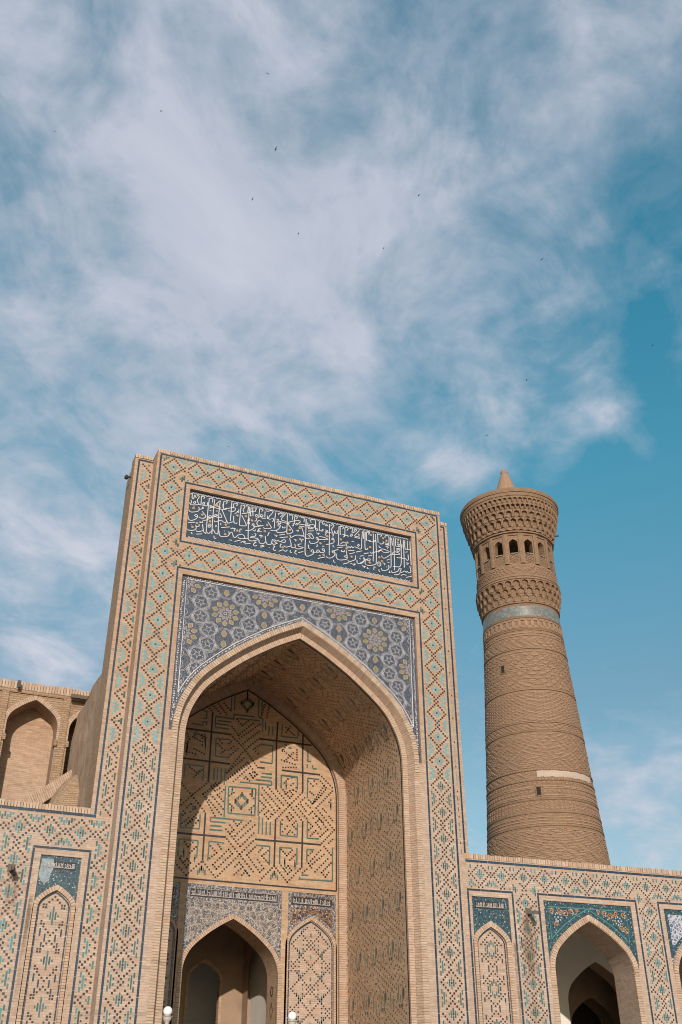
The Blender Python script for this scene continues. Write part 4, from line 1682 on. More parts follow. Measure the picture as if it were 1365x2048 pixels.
ro.build('rose_petals', 'rose', span, stuff=True)
# border of the spandrel: white fillet and a running scroll
b = MB()
for off in (RO + .145,):
    o_ = [(x, SP + z) for x, z in arch(HALF, off)]
    n_ = len(o_)
    lo = [p for p in o_[:n_ // 2 + 1] if p[0] > -4.22 and p[1] > 13.0]
    hi_ = [p for p in o_[n_ // 2:] if p[0] < 4.22 and p[1] > 13.0]
    strokes(b, [lo, hi_], fnS, 0.022, 0.013, 1)
    strokes(b, [[lo[0], (-4.21, 18.01), (4.21, 18.01), hi_[-1]]], fnS, 0.022, 0.013, 1)
b.build('mosaic_fillet', 'white', span)
b = MB()
o_ = [(x, SP + z) for x, z in arch(HALF, RO + .075)]
path = [p for p in o_ if abs(p[0]) < 4.3 and p[1] > 12.9]
acc = 0
for (xa, za), (xb, zb) in zip(path, path[1:]):
    ln = math.hypot(xb - xa, zb - za)
    k = 0.0
    while k < ln:
        t = k / ln
        x, z = xa + (xb - xa) * t, za + (zb - za) * t
        disc(b, fnS, x + random.uniform(-.02, .02), z + random.uniform(-.02, .02), random.uniform(.018, .036), .012, 6)
        k += 0.085
for k in range(100):
    x = -4.3 + 8.6 * (k + .5) / 100
    disc(b, fnS, x, 18.065 + random.uniform(-.015, .015), random.uniform(.014, .028), .012, 6)
for s in (-1, 1):
    for k in range(64):
        z = 13.0 + 5.0 * k / 64
        disc(b, fnS, s * (4.31 + random.uniform(-.02, .02)), z, random.uniform(.016, .036), .012, 6)
b.build('scroll_blossoms', 'strap', span, stuff=True)

# ---- back wall of the iwan
BY = 6.0
bw = MB()
DC, DH, DS = -0.14, 1.70, 6.24          # door: centre, half width, springing
NR, NL, NH, NS = 2.79, -2.92, 0.86, 7.42
bw.rect(-4.2, -3.73, 0, 9.40, BY)
bw.rect(-2.12, -1.90, 0, 9.40, BY)
bw.rect(1.64, 1.88, 0, 9.40, BY)
bw.rect(3.73, 4.2, 0, 9.40, BY)
bw.rect(-4.2, 4.2, 9.40, 12.3, BY)
fill_arch(bw, 0, 12.2, 4.14, 0, 12.3, BY)
bwo = bw.build('back_wall', 'brick_back', portal)
b = MB()
ring(b, 0, 12.2, 3.80, 0.0, 0.34, BY - .16, 0.0, in_to=BY)
b.build('back_arch_ring', 'ring', portal)
# glazed line along the ring's inner edge and across
b = MB()
fnB = lambda u, v, h: (u, BY - h, v)
pa = [(x, 12.2 + z) for x, z in arch(3.80, -0.05)]
strokes(b, [[(-3.75, 9.55)] + pa + [(3.75, 9.55)], [(-3.75, 9.55), (3.75, 9.55)]], fnB, 0.05, 0.008, 1)
b.build('back_wall_line', 'dot', portal)
dark, teal, dots = MB(), MB(), MB()
for line in BACKWALL.strip().split('\n'):
    k, r_ = line.split(' ', 1)
    pts = [tuple(float(c) / 100 for c in p.split(',')) for p in r_.split()]
    if k == 'D':
        strokes(dark, [pts], fnB, 0.062, 0.009, 1)
    elif k == 'T':
        strokes(teal, [[a_, c_] for a_, c_ in zip(pts, pts[1:])], fnB, 0.050, 0.008, 1)
    else:
        for (xa, za), (xb, zb) in zip(pts, pts[1:]):
            ln = math.hypot(xb - xa, zb - za)
            st = 0.112 if k == 'o' else 0.085
            n = max(1, round(ln / st))
            for q in range(n + 1):
                x, z = xa + (xb - xa) * q / n, za + (zb - za) * q / n
                if k == 'o':
                    put_bar(dots, fnB, x - .031, x + .031, z - .029, z + .029, 0.007)
                else:
                    put_bar(teal, fnB, x - .024, x + .024, z - .085, z + .085, 0.0075)
dark.build('kufic_frame_lines', 'dot', bwo, stuff=True)
teal.build('kufic_lines', 'teal_line', bwo, stuff=True)
dots.build('kufic_dots', 'dot', bwo, stuff=True)


def small_text(mb, fn, x0, x1, z0, z1, seed):
    """a cartouche of small angular script"""
    rnd = random.Random(seed)
    x, h = x0, z1 - z0
    while x < x1 - h * .2:
        wv = h * rnd.uniform(.14, .30)
        k = rnd.random()
        if k < .35:
            strokes(mb, [[(x, z0 + h * .15), (x, z1)]], fn, h * .11, 0.012, 1)
        elif k < .65:
            strokes(mb, [[(x, z0 + h * .55), (x + wv * .5, z0 + h * .75), (x + wv, z0 + h * .5), (x + wv * .6, z0 + h * .1), (x - wv * .3, z0 + h * .1)]], fn, h * .1, 0.012, 2)
        else:
            strokes(mb, [[(x, z0 + h * .3), (x + wv * .4, z0 + h * .12), (x + wv, z0 + h * .3), (x + wv, z1 - h * .1)]], fn, h * .1, 0.012, 2)
        strokes(mb, [[(x, z0 + h * .1), (x + wv, z0 + h * .1)]], fn, h * .09, 0.011, 1)
        if rnd.random() < .5:
            disc(mb, fn, x + wv * .6, z0 + h * rnd.uniform(.3, .9), h * .06, 0.012, 5)
        x += wv * 1.05


def tile_head(root, cx, sp, half, rw, x0, x1, zt, y, mat, field=None, text=None, band=0.14, seed=1, bordermat='border_mosaic', zlow=None):
    """tiled panel above a small arch: mosaic field, border band and, if given, a script cartouche"""
    zl = sp + 0.35 * half if zlow is None else zlow
    m_ = MB()
    wall_over(m_, cx, sp, half, rw - .004, x0, x1, zl, zt, y)
    o = m_.build('tile_panel', mat, root)
    fn = lambda u, v, h: (u, y - h, v)
    e = MB()
    for a_, c_, d_, f_ in ((x0, x1, zt - band, zt), (x0, x0 + band, zl, zt - band), (x1 - band, x1, zl, zt - band)):
        if a_ == x0 and c_ == x1:
            put_bar(e, fn, a_, c_, d_, f_, 0.006)
        else:
            xm = (a_ + c_) / 2
            zz_ = max(zl, sp + max(arch_z(half, rw, a_ - cx), arch_z(half, rw, c_ - cx), 0 if abs(xm - cx) < half + rw else -9) + .01)
            if zz_ < f_:
                put_bar(e, fn, a_, c_, zz_, f_, 0.006)
    # band that follows the arch
    p0, p1 = arch(half, rw + .01), arch(half, rw + band * .8)
    for (pa_, pb_), (qa, qb) in zip(zip(p0, p0[1:]), zip(p1, p1[1:])):
        quad = [(cx + pa_[0], sp + pa_[1]), (cx + pb_[0], sp + pb_[1]), (cx + qb[0], sp + qb[1]), (cx + qa[0], sp + qa[1])]
        if all(x0 + .0 <= u <= x1 and zl < v < zt - band for u, v in quad):
            e.poly([fn(u, v, 0.0075) for u, v in quad])
    e.build('mosaic_border', bordermat, o)
    if text:
        t0, t1 = text
        e = MB()
        put_bar(e, fn, x0 + band * 1.2, x1 - band * 1.2, t0, t1, 0.008)
        e.build('script_ground', 'dot', o)
        e = MB()
        small_text(e, fn_shift(fn, 0.008), x0 + band * 1.5, x1 - band * 1.4, t0 + .03, t1 - .03, seed)
        e.build('script', 'white_dim', o, stuff=True)
        e = MB()
        put_bar(e, fn, x0 + band, x1 - band, t0 - band * .8, t0 - .03, 0.007)
        e.build('mosaic_border', bordermat, o)
    return o


def fn_shift(fn, d):
    return lambda u, v, h: fn(u, v, h + d)


def niche_pattern(root, inside, cx, z0, z1, half, y, style, seed=0):
    """bands of headers and turquoise bars inside a blind niche"""
    U_ = 0.072
    fn = lambda u, v, h: (cx + u, y - h, v)
    dm_, tm_, nm_ = MB(), MB(), MB()
    n = int(half / U_) + 1
    rows = int((z1 - z0) / U_)

    def dot(i, j, mbx=dm_, sx=.36, sz=.34):
        u, v = i * U_, z1 - j * U_
        if all(inside(cx + u + a_ * U_ * .5, v + c_ * U_ * .5) for a_ in (-1, 1) for c_ in (-1, 1)):
            put_bar(mbx, fn, u - sx * U_, u + sx * U_, v - sz * U_, v + sz * U_, 0.007)

    def bar(i, j0, j1, mbx=tm_):
        u, va, vb = i * U_, z1 - (j1 + .38) * U_, z1 - (j0 - .38) * U_
        if all(inside(cx + u + a_ * U_ * .4, v) for a_ in (-1, 1) for v in (va, vb)):
            put_bar(mbx, fn, u - .3 * U_, u + .3 * U_, va, vb, 0.007)
    for j in range(0, rows):
        for i in range(-n, n + 1):
            if style == 'dense':
                p, q = (i + j) % 10, (i - j) % 10
                if p == 0 or q == 0:
                    dot(i, j)
                elif j % 20 in (8, 10, 12) and abs(i) <= 4 and i % 2 == 0 and not (j % 20 == 10 and abs(i) == 4):
                    dot(i, j)
                elif j % 20 in (18, 0, 2) and abs(i) >= 6 and i % 2 == 0:
                    dot(i, j)
            else:
                d = abs(i) + abs(j % 16 - 8)
                if d == 7 and abs(i) < 6:
                    dot(i, j)
                if d == 5 and abs(i) in (2, 3) and style == 'zig':
                    dot(i, j)
    if style == 'dense':
        for j in range(0, rows, 20):
            for s in (-1, 1):
                for dj in (5, 15):
                    bar(s * 6, j + dj - 2, j + dj + 1)
                    bar(s * 5, j + dj - 1, j + dj)
                    bar(s * 7, j + dj - 3, j + dj - 2)
                    bar(s * 4, j + dj - 2, j + dj - 2)
                bar(s * 4, j + 10, j + 10)
            bar(0, j + 5, j + 6)
            bar(0, j + 15, j + 16)
    else:
        for j in range(8, rows, 16):
            if style == 'zig':
                for a_, c_ in ((0, -3), (1, -2), (2, -1), (3, 0), (2, 1), (1, 2), (0, 3), (-1, 2), (-2, 1), (-3, 0), (-2, -1), (-1, -2)):
                    bar(a_, j + c_ - 0.5, j + c_ + 0.5)
            else:
                bar(0, j - 3, j + 3)
                for s in (-1, 1):
                    bar(s, j - 1, j + 1)
                    bar(2 * s, j, j)
            for s in (-1, 1):
                bar(s * 6, j - 2, j + 1, nm_)
                bar(s * 2, j + 7, j + 9, nm_)
                if style == 'full':
                    bar(s * 4, j + 5, j + 7, nm_)
                    bar(s * 3, j - 6, j - 5, nm_)
                    bar(s * 5, j + 1, j + 2)
                    for q in (-3, 3):
                        dot(s * 3, j + q)
                        dot(s * 4, j + q - 1)
                bar(s * 5, j + 4, j + 5, nm_)
                bar(s * 5, j - 5, j - 4, nm_)
                bar(s * 6, j + 7, j + 9, tm_)
    dm_.build('niche_dots', 'dot', root, stuff=True)
    tm_.build('niche_bars', 'turq_low', root, stuff=True)
    if nm_.f:
        nm_.build('niche_dark_bars', 'navy', root, stuff=True)
    # dark line just inside the arch
    return


def niche(root, cx, half, sp, rw, x0, x1, zt, depth, y, mat, style, text=None, bmat='border_mosaic', seed=1, rec=0.05, ringmat='ring', band=0.12):
    nb = MB()
    ring(nb, cx, sp, half, 0.0, rw, y, 0.0, out_to=y + rec, in_to=y + depth)
    nb.build('niche_arch', ringmat, root)
    nb = MB()
    fill_arch(nb, cx, sp, half, 0.002, 0.0, y + depth)
    for a_, c_ in ((x0, cx - half - rw), (cx + half + rw, x1)):
        nb.rect(a_, c_, 0, sp + 0.35 * half, y)
    nb.poly([(x0, y, zt), (x1, y, zt), (x1, y + rec, zt), (x0, y + rec, zt)])
    for X in (x0, x1):
        nb.poly([(X, y, sp), (X, y + rec, sp), (X, y + rec, zt), (X, y, zt)])
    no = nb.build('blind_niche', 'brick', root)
    tile_head(root, cx, sp, half, rw, x0, x1, zt, y + rec, mat, text=text, band=band, seed=seed, bordermat=bmat)
    inside = arch_inside(cx, sp, half, 0, 0.09)
    niche_pattern(no, inside, cx, 0.3, sp + half * 1.23 - .1, half, y + depth, style)
    e = MB()
    fn = lambda u, v, h: (u, y + depth - h, v)
    o2 = [(cx + a_, sp + c_) for a_, c_ in arch(half, -0.045)]
    # the line is a row of long dark tiles
    path = [(o2[0][0], 0.2)] + o2 + [(o2[-1][0], 0.2)]
    for pa_, pb_ in zip(path, path[1:]):
        ln = math.hypot(pb_[0] - pa_[0], pb_[1] - pa_[1])
        if ln > .6:
            k = int(ln / .30)
            for q in range(k):
                t0, t1 = (q + .04) / k, (q + .96) / k
                strokes(e, [[(pa_[0] + (pb_[0] - pa_[0]) * t, pa_[1] + (pb_[1] - pa_[1]) * t) for t in (t0, t1)]], fn, 0.04, 0.008, 1)
        else:
            strokes(e, [[pa_, pb_]], fn, 0.04, 0.008, 1)
    e.build('niche_line_tiles', 'navy', no, stuff=True)


niche(portal, NR, NH, NS, 0.12, 1.88, 3.73, 9.40, 0.06, BY, 'orange_mosaic', 'dense', text=(8.98, 9.24), seed=4, rec=0.04, band=0.13)
niche(portal, NL, 0.76, 7.54, 0.10, -3.73, -2.12, 9.40, 0.06, BY, 'orange_mosaic', 'dense', text=(8.98, 9.24), seed=9, rec=0.04, band=0.13)

# ---- doorway in the back wall
b = MB()
ring(b, DC, DS, DH, 0.0, 0.15, BY - .02, 0.0, out_to=BY + .04, in_to=BY + .12)
b.build('door_arch', 'ring', portal)
b = MB()
tunnel(b, DC, DS, DH, BY + .1, BY + 1.1, 0.0)
b.build('door_soffit', 'brick_back', portal)
b = MB()
for s in (-1, 1):
    for k in range(9):
        z = 1.2 + k * .62
        for q in ([(0, .26), (.14, 0), (0, -.26), (-.14, 0), (0, .26)],) if k % 2 else ([(.1, .12), (.1, -.12), (-.1, -.12), (-.1, .12), (.1, .12)], [(0, .17), (.15, 0), (0, -.17), (-.15, 0), (0, .17)]):
            strokes(b, [[(BY + .58 + u, z + v) for u, v in q]], lambda u, v, h: (DC + s * (DH - h), u, v), 0.025, 0.006, 1)
b.build('jamb_rosettes', 'dot', portal, stuff=True)
for a_, c_ in ((-1.90, DC - DH - .15), (DC + DH + .15, 1.64)):
    if c_ > a_:
        b = MB()
        b.rect(a_, c_, 0, DS + .6, BY)
        b.build('door_reveal', 'brick_back', portal)
tile_head(portal, DC, DS, DH, 0.15, -1.90, 1.64, 9.40, BY + .02, 'grey_mosaic', text=(8.98, 9.24), band=0.13, seed=11, zlow=DS + .6)
b = MB()
fnD = lambda u, v, h: (u, BY + .02 - h, v)
for i in range(-5, 6):
    for j in range(0, 5):
        x, z = DC + i * .3 + (.15 if j % 2 else 0), 8.72 - j * .26
        if z - DS > arch_z(DH, .36, x - DC) and -1.68 < x < 1.42 and z > DS + .75:
            strokes(b, [[(x + .06 * math.cos(R(45 * k)), z + .06 * math.sin(R(45 * k))) for k in range(9)]], fnD, 0.018, 0.009, 1)
            disc(b, fnD, x, z, .02, .009, 6)
b.build('small_rosettes', 'navy', portal, stuff=True)

# vestibule behind the doorway
b = MB()
VY0, VY1 = BY + 1.1, 11.3
vc = DC
wall_over(b, DC, DS, DH, 0, vc - 2.6, vc + 2.6, 0, 9.6, VY0)
b.poly([(vc - 2.6, VY0, 9.6), (vc + 2.6, VY0, 9.6), (vc + 2.6, VY1, 9.6), (vc - 2.6, VY1, 9.6)])
b.poly([(vc - 2.6, VY0, 0), (vc - 2.6, VY1, 0), (vc - 2.6, VY1, 9.6), (vc - 2.6, VY0, 9.6)])
wall_over(b, 0.45, 6.9, 0.62, 0, vc - 1.0, vc + 2.6, 0, 9.6, VY1)
wall_over(b, -1.8, 5.9, 0.6, 0, vc - 2.6, vc - 1.0, 0, 9.6, VY1)
# right side wall with its tall recess: plane x = const, recess along y
XR = vc + 2.15
pts = arch(1.15, 0)
ya, yb, zt_, spz, cyy = VY0, VY1, 9.6, 7.0, 9.5
for (pa_, pb_) in zip(pts, pts[1:]):
    if pb_[0] - pa_[0] > 1e-5:
        b.poly([(XR, cyy + pa_[0], spz + pa_[1]), (XR, cyy + pb_[0], spz + pb_[1]), (XR, cyy + pb_[0], zt_), (XR, cyy + pa_[0], zt_)])
for y0_, y1_ in ((ya, cyy - 1.15), (cyy + 1.15, yb)):
    b.poly([(XR, y0_, 0), (XR, y1_, 0), (XR, y1_, zt_), (XR, y0_, zt_)])
b.build('vestibule_vault', 'vestibule', portal)
b = MB()
b.poly([(XR + .3, ya, 0), (XR + .3, yb, 0), (XR + .3, yb, 9.6), (XR + .3, ya, 9.6)])
b.rect(-2.4, 6.5, 0, 9.0, 16.0)
b.build('vestibule_plaster', 'plaster', portal)
b = MB()
b.box(-3.0, 7.0, VY1 + .3, 16.3, 0, 9.0, skip='fbk')
b.build('far_hall', 'plaster', portal)
b = MB()
ring(b, 0.45, 6.9, 0.62, 0.0, 0.10, VY1 - .03, 0.0, in_to=VY1 + .25)
b.build('vestibule_rib', 'brick_back', portal)
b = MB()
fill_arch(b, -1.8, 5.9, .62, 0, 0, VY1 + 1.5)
b.build('passage_shade', 'dark', portal)  # sheet painted near-black to stand for the unlit passage
# ================================================================== SIDE WALLS
def open_arch(root, cx, half, sp, rw, x0, x1, zt, y, mat, field, bmat, seed, depth=1.25, rec=0.05):
    """arched opening of the gallery with its tiled spandrels"""
    nb = MB()
    ring(nb, cx, sp, half, 0.0, rw, y, 0.0, out_to=y + rec, in_to=y + .10)
    nb.build('gallery_arch', 'ring', root)
    voussoirs(root, cx, sp, half, 0.01, rw - .01, y, 0.085, 0.012, 0.2)
    nb = MB()
    tunnel(nb, cx, sp, half, y + .10, y + depth, 0.0)
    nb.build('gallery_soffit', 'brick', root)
    nb = MB()
    zl = sp + 0.35 * half
    for a_, c_ in ((x0, cx - half - rw), (cx + half + rw, x1)):
        nb.rect(a_, c_, 0, zl, y)
    nb.poly([(x0, y, zt), (x1, y, zt), (x1, y + rec, zt), (x0, y + rec, zt)])
    for X in (x0, x1):
        nb.poly([(X, y, zl), (X, y + rec, zl), (X, y + rec, zt), (X, y, zt)])
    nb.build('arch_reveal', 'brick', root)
    po = tile_head(root, cx, sp, half, rw, x0, x1, zt, y + rec, mat, band=0.17, seed=seed, bordermat=bmat)
    fn = lambda u, v, h: (u, y + rec - h, v)
    if field == 'scroll':
        rnd = random.Random(seed)
        o1, w1 = MB(), MB()
        for s in (-1, 1):
            c = (cx + s * (half * .78), zt - .50)
            for k in range(8):
                disc(w1, fn, c[0] + .12 * math.cos(R(45 * k)), c[1] + .12 * math.sin(R(45 * k)), .026, .01, 6)
            disc(w1, fn, c[0], c[1], .03, .01, 7)
            for (dx, dz, r, a0, turns) in ((-.30, .12, .12, 0, 1.4), (.28, -.30, .12, 90, 1.4), (-.08, .22, .09, 200, 1.3), (.24, .18, .10, 40, 1.3), (-.52, .20, .10, 20, 1.4), (.36, -.62, .09, 120, 1.4), (.32, -.05, .09, 240, 1.2), (-.74, .24, .07, 10, 1.2), (.08, -.22, .09, 310, 1.2), (.40, -.86, .06, 200, 1.2)):
                sp_ = []
                for q in range(15):
                    t = q / 14
                    rr = r * (1 - .75 * t)
                    a = R(a0 + 360 * turns * t)
                    sp_.append((c[0] + s * (dx + rr * math.cos(a)), c[1] + dz + rr * math.sin(a)))
                ok = all(x0 + .17 < u < x1 - .17 and v < zt - .17 and v - sp > arch_z(half, rw + .13, u - cx) for u, v in sp_)
                if ok:
                    strokes(o1, [sp_], fn, .026, .009, 1)
                    for q in range(3):
                        u, v = c[0] + s * dx + rnd.uniform(-r, r), c[1] + dz + rnd.uniform(-r, r) * 1.2
                        disc(w1, fn, u, v, .020, .011, 6)
        o1.build('orange_scrolls', glaze_mat('orange_glaze', [(0.40, 0.17, 0.05), (0.45, 0.22, 0.08), (0.36, 0.14, 0.05)], dust=.05), po, stuff=True)
        w1.build('blossoms', 'strap', po, stuff=True)
        for q in range(30):
            disc(w1, fn, x0 + .10 + (x1 - x0 - .2) * q / 29, zt - .085, .026, .011, 6)
        for u, v in arch(half, rw + .075)[::2]:
            if x0 + .05 < cx + u < x1 - .05 and sp + v > zl:
                disc(w1, fn, cx + u, sp + v, .026, .012, 6)
        # edging fillets
        e = MB()
        p_ = [(cx + u, sp + v) for u, v in arch(half, rw + .155)]
        p_ = [q for q in p_ if x0 + .19 < q[0] < x1 - .19 and q[1] > zl]
        m_ = len(p_) // 2
        strokes(e, [p_ + [(x1 - .18, zt - .18), (x0 + .18, zt - .18), p_[0]]], fn, .035, .010, 1)
        e.build('mosaic_fillet', glaze_mat('turquoise_edge', [(0.04, 0.16, 0.17), (0.06, 0.2, 0.2)], dust=.05), po)
    # headers along the front edge of the soffit
    fr = arch(half, 0, -sp)
    d_ = MB()
    s_acc = 0.0
    for pa_, pb_ in zip(fr, fr[1:]):
        ln = math.hypot(pb_[0] - pa_[0], pb_[1] - pa_[1])
        n = max(1, round(ln / .11))
        for q in range(n):
            t = (q + .5) / n
            x, z = pa_[0] + (pb_[0] - pa_[0]) * t, pa_[1] + (pb_[1] - pa_[1]) * t
            nx, nz = (pb_[1] - pa_[1]) / ln, -(pb_[0] - pa_[0]) / ln
            tx, tz = (pb_[0] - pa_[0]) / ln, (pb_[1] - pa_[1]) / ln
            for col in range(3):
                if (q + col) % 2:
                    yy = y + .18 + col * .095
                    P = lambda a_, c_: (cx + x - nx * .006 + tx * a_, yy + c_, sp + z - nz * .006 + tz * a_)
                    d_.poly([P(-.038, -.04), P(.038, -.04), P(.038, .04), P(-.038, .04)])
    d_.build('soffit_headers', 'dot', root, stuff=True)
    for yy in (.105, .46):
        e = MB()
        for pa_, pb_ in zip(fr, fr[1:]):
            ln = math.hypot(pb_[0] - pa_[0], pb_[1] - pa_[1])
            nx, nz = (pb_[1] - pa_[1]) / ln * .006, -(pb_[0] - pa_[0]) / ln * .006
            e.poly([(cx + pa_[0] - nx, y + yy, sp + pa_[1] - nz), (cx + pb_[0] - nx, y + yy, sp + pb_[1] - nz), (cx + pb_[0] - nx, y + yy + .04, sp + pb_[1] - nz), (cx + pa_[0] - nx, y + yy + .04, sp + pa_[1] - nz)])
        e.build('soffit_line', 'navy', root)


# ---- right wall (turned a little towards the camera)
RA = R(4.0)
rwall = thing('courtyard_wall', 'low tiled courtyard wall with gallery arches to the right of the tall portal', 'wall', (17.5, PY, 0), -RA)
WT = 9.80
N1 = (0.72, 0.53, 7.02, 0.16, 0.075, 1.44, 8.60)
A2C, A2H, A2S, A2R = 4.43, 1.49, 6.20, 0.20
A2 = (2.747, 6.15, 8.62)
A3 = (7.47, 10.87, 8.62)
END = 19.0
b = MB()
b.rect(-.10, N1[4], 0, WT, 0)
b.rect(N1[4], N1[5], N1[6], WT, 0)
b.rect(N1[5], A2[0], 0, WT, 0)
b.rect(A2[0], A2[1], A2[2], WT, 0)
b.rect(A2[1], A3[0], 0, WT, 0)
b.rect(A3[0], A3[1], A3[2], WT, 0)
b.rect(A3[1], END, 0, WT, 0)
b.poly([(0, 0, WT), (END, 0, WT), (END, 1.2, WT), (0, 1.2, WT)])
b.poly([(END, 0, 0), (END, 1.2, 0), (END, 1.2, WT), (END, 0, WT)])
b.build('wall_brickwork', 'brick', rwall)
coping(rwall, -.10, END, WT, 0.16, 0.0, 0.30)
border(rwall, [(-.02, WT - .075), (END, WT - .075)], w=.075)
border(rwall, [(-.035, 0), (-.035, 8.80), (1.60, 8.80), (1.60, 0)])
border(rwall, [(2.56, 0), (2.56, 8.81), (6.36, 8.81), (6.36, 0)])
border(rwall, [(7.27, 0), (7.27, 8.81), (11.07, 8.81), (11.07, 0)])


def rw_inside(x, z):
    if not (-0.02 < x < END - .3 and 0.1 < z < WT - .13):
        return False
    if x < 0.02:
        return z > 8.86
    for a_, c_ in ((-.1, 1.64), (2.52, 6.40), (7.23, 11.11)):
        if a_ < x < c_:
            return z > 8.86
    return True


lattice(rwall, rw_inside, 2.06, 9.31, 0.805, 0.825, (-6, 44), (-1, 26), ('turq_wall', 'turq_wall'), 0.0, wide=(0.34, 0.34))
niche(rwall, N1[0], N1[1], N1[2], N1[3], N1[4], N1[5], N1[6], 0.10, 0.0, 'teal_mosaic', 'zig', text=(8.24, 8.46), bmat='teal_mosaic', seed=5, band=0.11)
open_arch(rwall, A2C, A2H, A2S, A2R, A2[0], A2[1], A2[2], 0.0, 'teal_mosaic', 'scroll', 'teal_mosaic', 3)
open_arch(rwall, (A3[0] + A3[1]) / 2, A2H, A2S, A2R, A3[0], A3[1], A3[2], 0.0, 'pale_mosaic', None, 'teal_mosaic', 8)
# gallery behind the arches
b = MB()
GY = 6.4
b.poly([(0.2, 1.25, 9.2), (END, 1.25, 9.2), (END, GY, 9.2), (0.2, GY, 9.2)])
b.poly([(2.2, 1.25, 0), (2.2, GY, 0), (2.2, GY, 9.2), (2.2, 1.25, 9.2)])
wall_over(b, A2C, A2S, A2H, 0, 2.2, 6.8, 0, 9.2, 1.25)
wall_over(b, (A3[0] + A3[1]) / 2, A2S, A2H, 0, 6.8, END, 0, 9.2, 1.25)
wall_over(b, 8.45, 6.05, 1.42, 0, 2.2, END, 0, 9.2, GY)
b.build('gallery_plaster', 'plaster', rwall)
b = MB()
tunnel(b, 8.45, 6.05, 1.42, GY, GY + .8, 0.0)
wall_over(b, 9.6, 5.6, 1.0, 0, 6.0, 11.3, 0, 8.8, GY + 2.6)
b.rect(11.3, END, 0, 8.8, GY + 2.6)
b.poly([(6.0, GY + .8, 8.8), (END, GY + .8, 8.8), (END, GY + 2.6, 8.8), (6.0, GY + 2.6, 8.8)])
b.build('inner_passage', 'vestibule', rwall)
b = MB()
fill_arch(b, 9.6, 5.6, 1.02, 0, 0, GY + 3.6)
b.build('passage_shade', 'dark', rwall)  # painted sheet in place of the shade deep in the passage
b = MB()
b.box(0.0, END, 1.2, 10.2, 9.3, 9.55)
b.poly([(0, 10.2, 0), (END, 10.2, 0), (END, 10.2, 9.3), (0, 10.2, 9.3)])
b.poly([(END, 1.0, 0), (END, 10.2, 0), (END, 10.2, 9.3), (END, 1.0, 9.3)])
b.build('gallery_roof', 'mud', rwall)

# ---- left wall, in line with the set-back pilasters
lwall = thing('courtyard_wall', 'low tiled courtyard wall with a narrow blind niche to the left of the tall portal', 'wall', (0, PY, 0))
LT = 9.93
LN = (4.22, 0.465, 7.20, 0.13, 3.645, 4.795, 8.70)
LX = -11.0
LE = CX - WP
b = MB()
b.rect(LN[5], LE, 0, LT, 0)
b.rect(LN[4], LN[5], LN[6], LT, 0)
BA = (-1.30, 2.10, 8.70)
b.rect(BA[1], LN[4], 0, LT, 0)
b.rect(BA[0], BA[1], BA[2], LT, 0)
b.rect(LX, BA[0], 0, LT, 0)
b.poly([(LX, 0, LT), (LE, 0, LT), (LE, 1.0, LT), (LX, 1.0, LT)])
for xa, xb in ((LX, -1.4), (2.2, LE)):
    b.poly([(xa, 1.0, 0), (xb, 1.0, 0), (xb, 1.0, LT), (xa, 1.0, LT)])
b.poly([(-1.4, 1.0, 8.6), (2.2, 1.0, 8.6), (2.2, 1.0, LT), (-1.4, 1.0, LT)])
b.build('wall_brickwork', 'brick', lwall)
coping(lwall, LX, LE, LT + .03, 0.17, 0.0, 0.35)
border(lwall, [(LX, LT - .01), (CX - 6.215, LT - .01)], w=.08)
border(lwall, [(3.42, 0), (3.42, 8.905), (5.02, 8.905), (5.02, 0)])
border(lwall, [(-1.50, 0), (-1.50, 8.905), (2.36, 8.905), (2.36, 0)])


def lw_inside(x, z):
    if not (LX < x < CX - WF - .03 and 0.1 < z < LT - .07):
        return False
    for a_, c_ in ((3.38, 5.06), (-1.54, 2.40)):
        if a_ < x < c_:
            return z > 8.96
    return True


lattice(lwall, lw_inside, 2.917, 9.40, 0.873, 0.88, (-12, 8), (-1, 22), ('turq_wall', 'turq_wall'), 0.0, wide=(0.34, 0.34))
niche(lwall, LN[0], LN[1], LN[2], LN[3], LN[4], LN[5], LN[6], 0.10, 0.0, 'teal_mosaic', 'full', text=(8.34, 8.56), bmat='teal_mosaic', seed=2, band=0.10)
open_arch(lwall, .40, 1.49, 6.25, .20, BA[0], BA[1], BA[2], 0.0, 'teal_mosaic', 'scroll', 'teal_mosaic', 6, depth=.9)
b = MB()
b.rect(-1.4, 2.2, 0, 8.6, 2.6)
for X in (-1.4, 2.2):
    b.poly([(X, .9, 0), (X, 2.6, 0), (X, 2.6, 8.6), (X, .9, 8.6)])
b.poly([(-1.4, .9, 8.6), (2.2, .9, 8.6), (2.2, 2.6, 8.6), (-1.4, 2.6, 8.6)])
b.build('gallery_plaster', 'vestibule', lwall)
# whitewashed corner of the niche's tiles (lost glaze)
b = MB()
fnL = lambda u, v, h: (u, 0.05 - h, v)
b.plate(fnL, [(3.70, 8.60), (4.02, 8.62), (4.06, 8.40), (4.00, 8.22), (3.97, 8.02), (3.86, 7.93), (3.74, 7.99), (3.66, 8.15)], 0.0, 0.010)
b.build('lost_glaze', plain_mat('bare_tile_bed', (0.27, 0.31, 0.335), 0.8, 0.4, 9.0, 0.1, spots=(0.10, 0.15, 0.18)), lwall)

for root_, x0, x1, z0, z1 in ((rwall, 1.72, 2.42, 4.2, 8.15), (rwall, 1.46, 1.60, 3.5, 7.3), (lwall, 2.78, 3.22, 7.1, 8.2), (lwall, 3.47, 3.62, 4.5, 7.6)):
    b = MB()
    b.rect(x0, x1, z0, z1, -0.0145)
    b.build('water_stain', 'stain', root_)

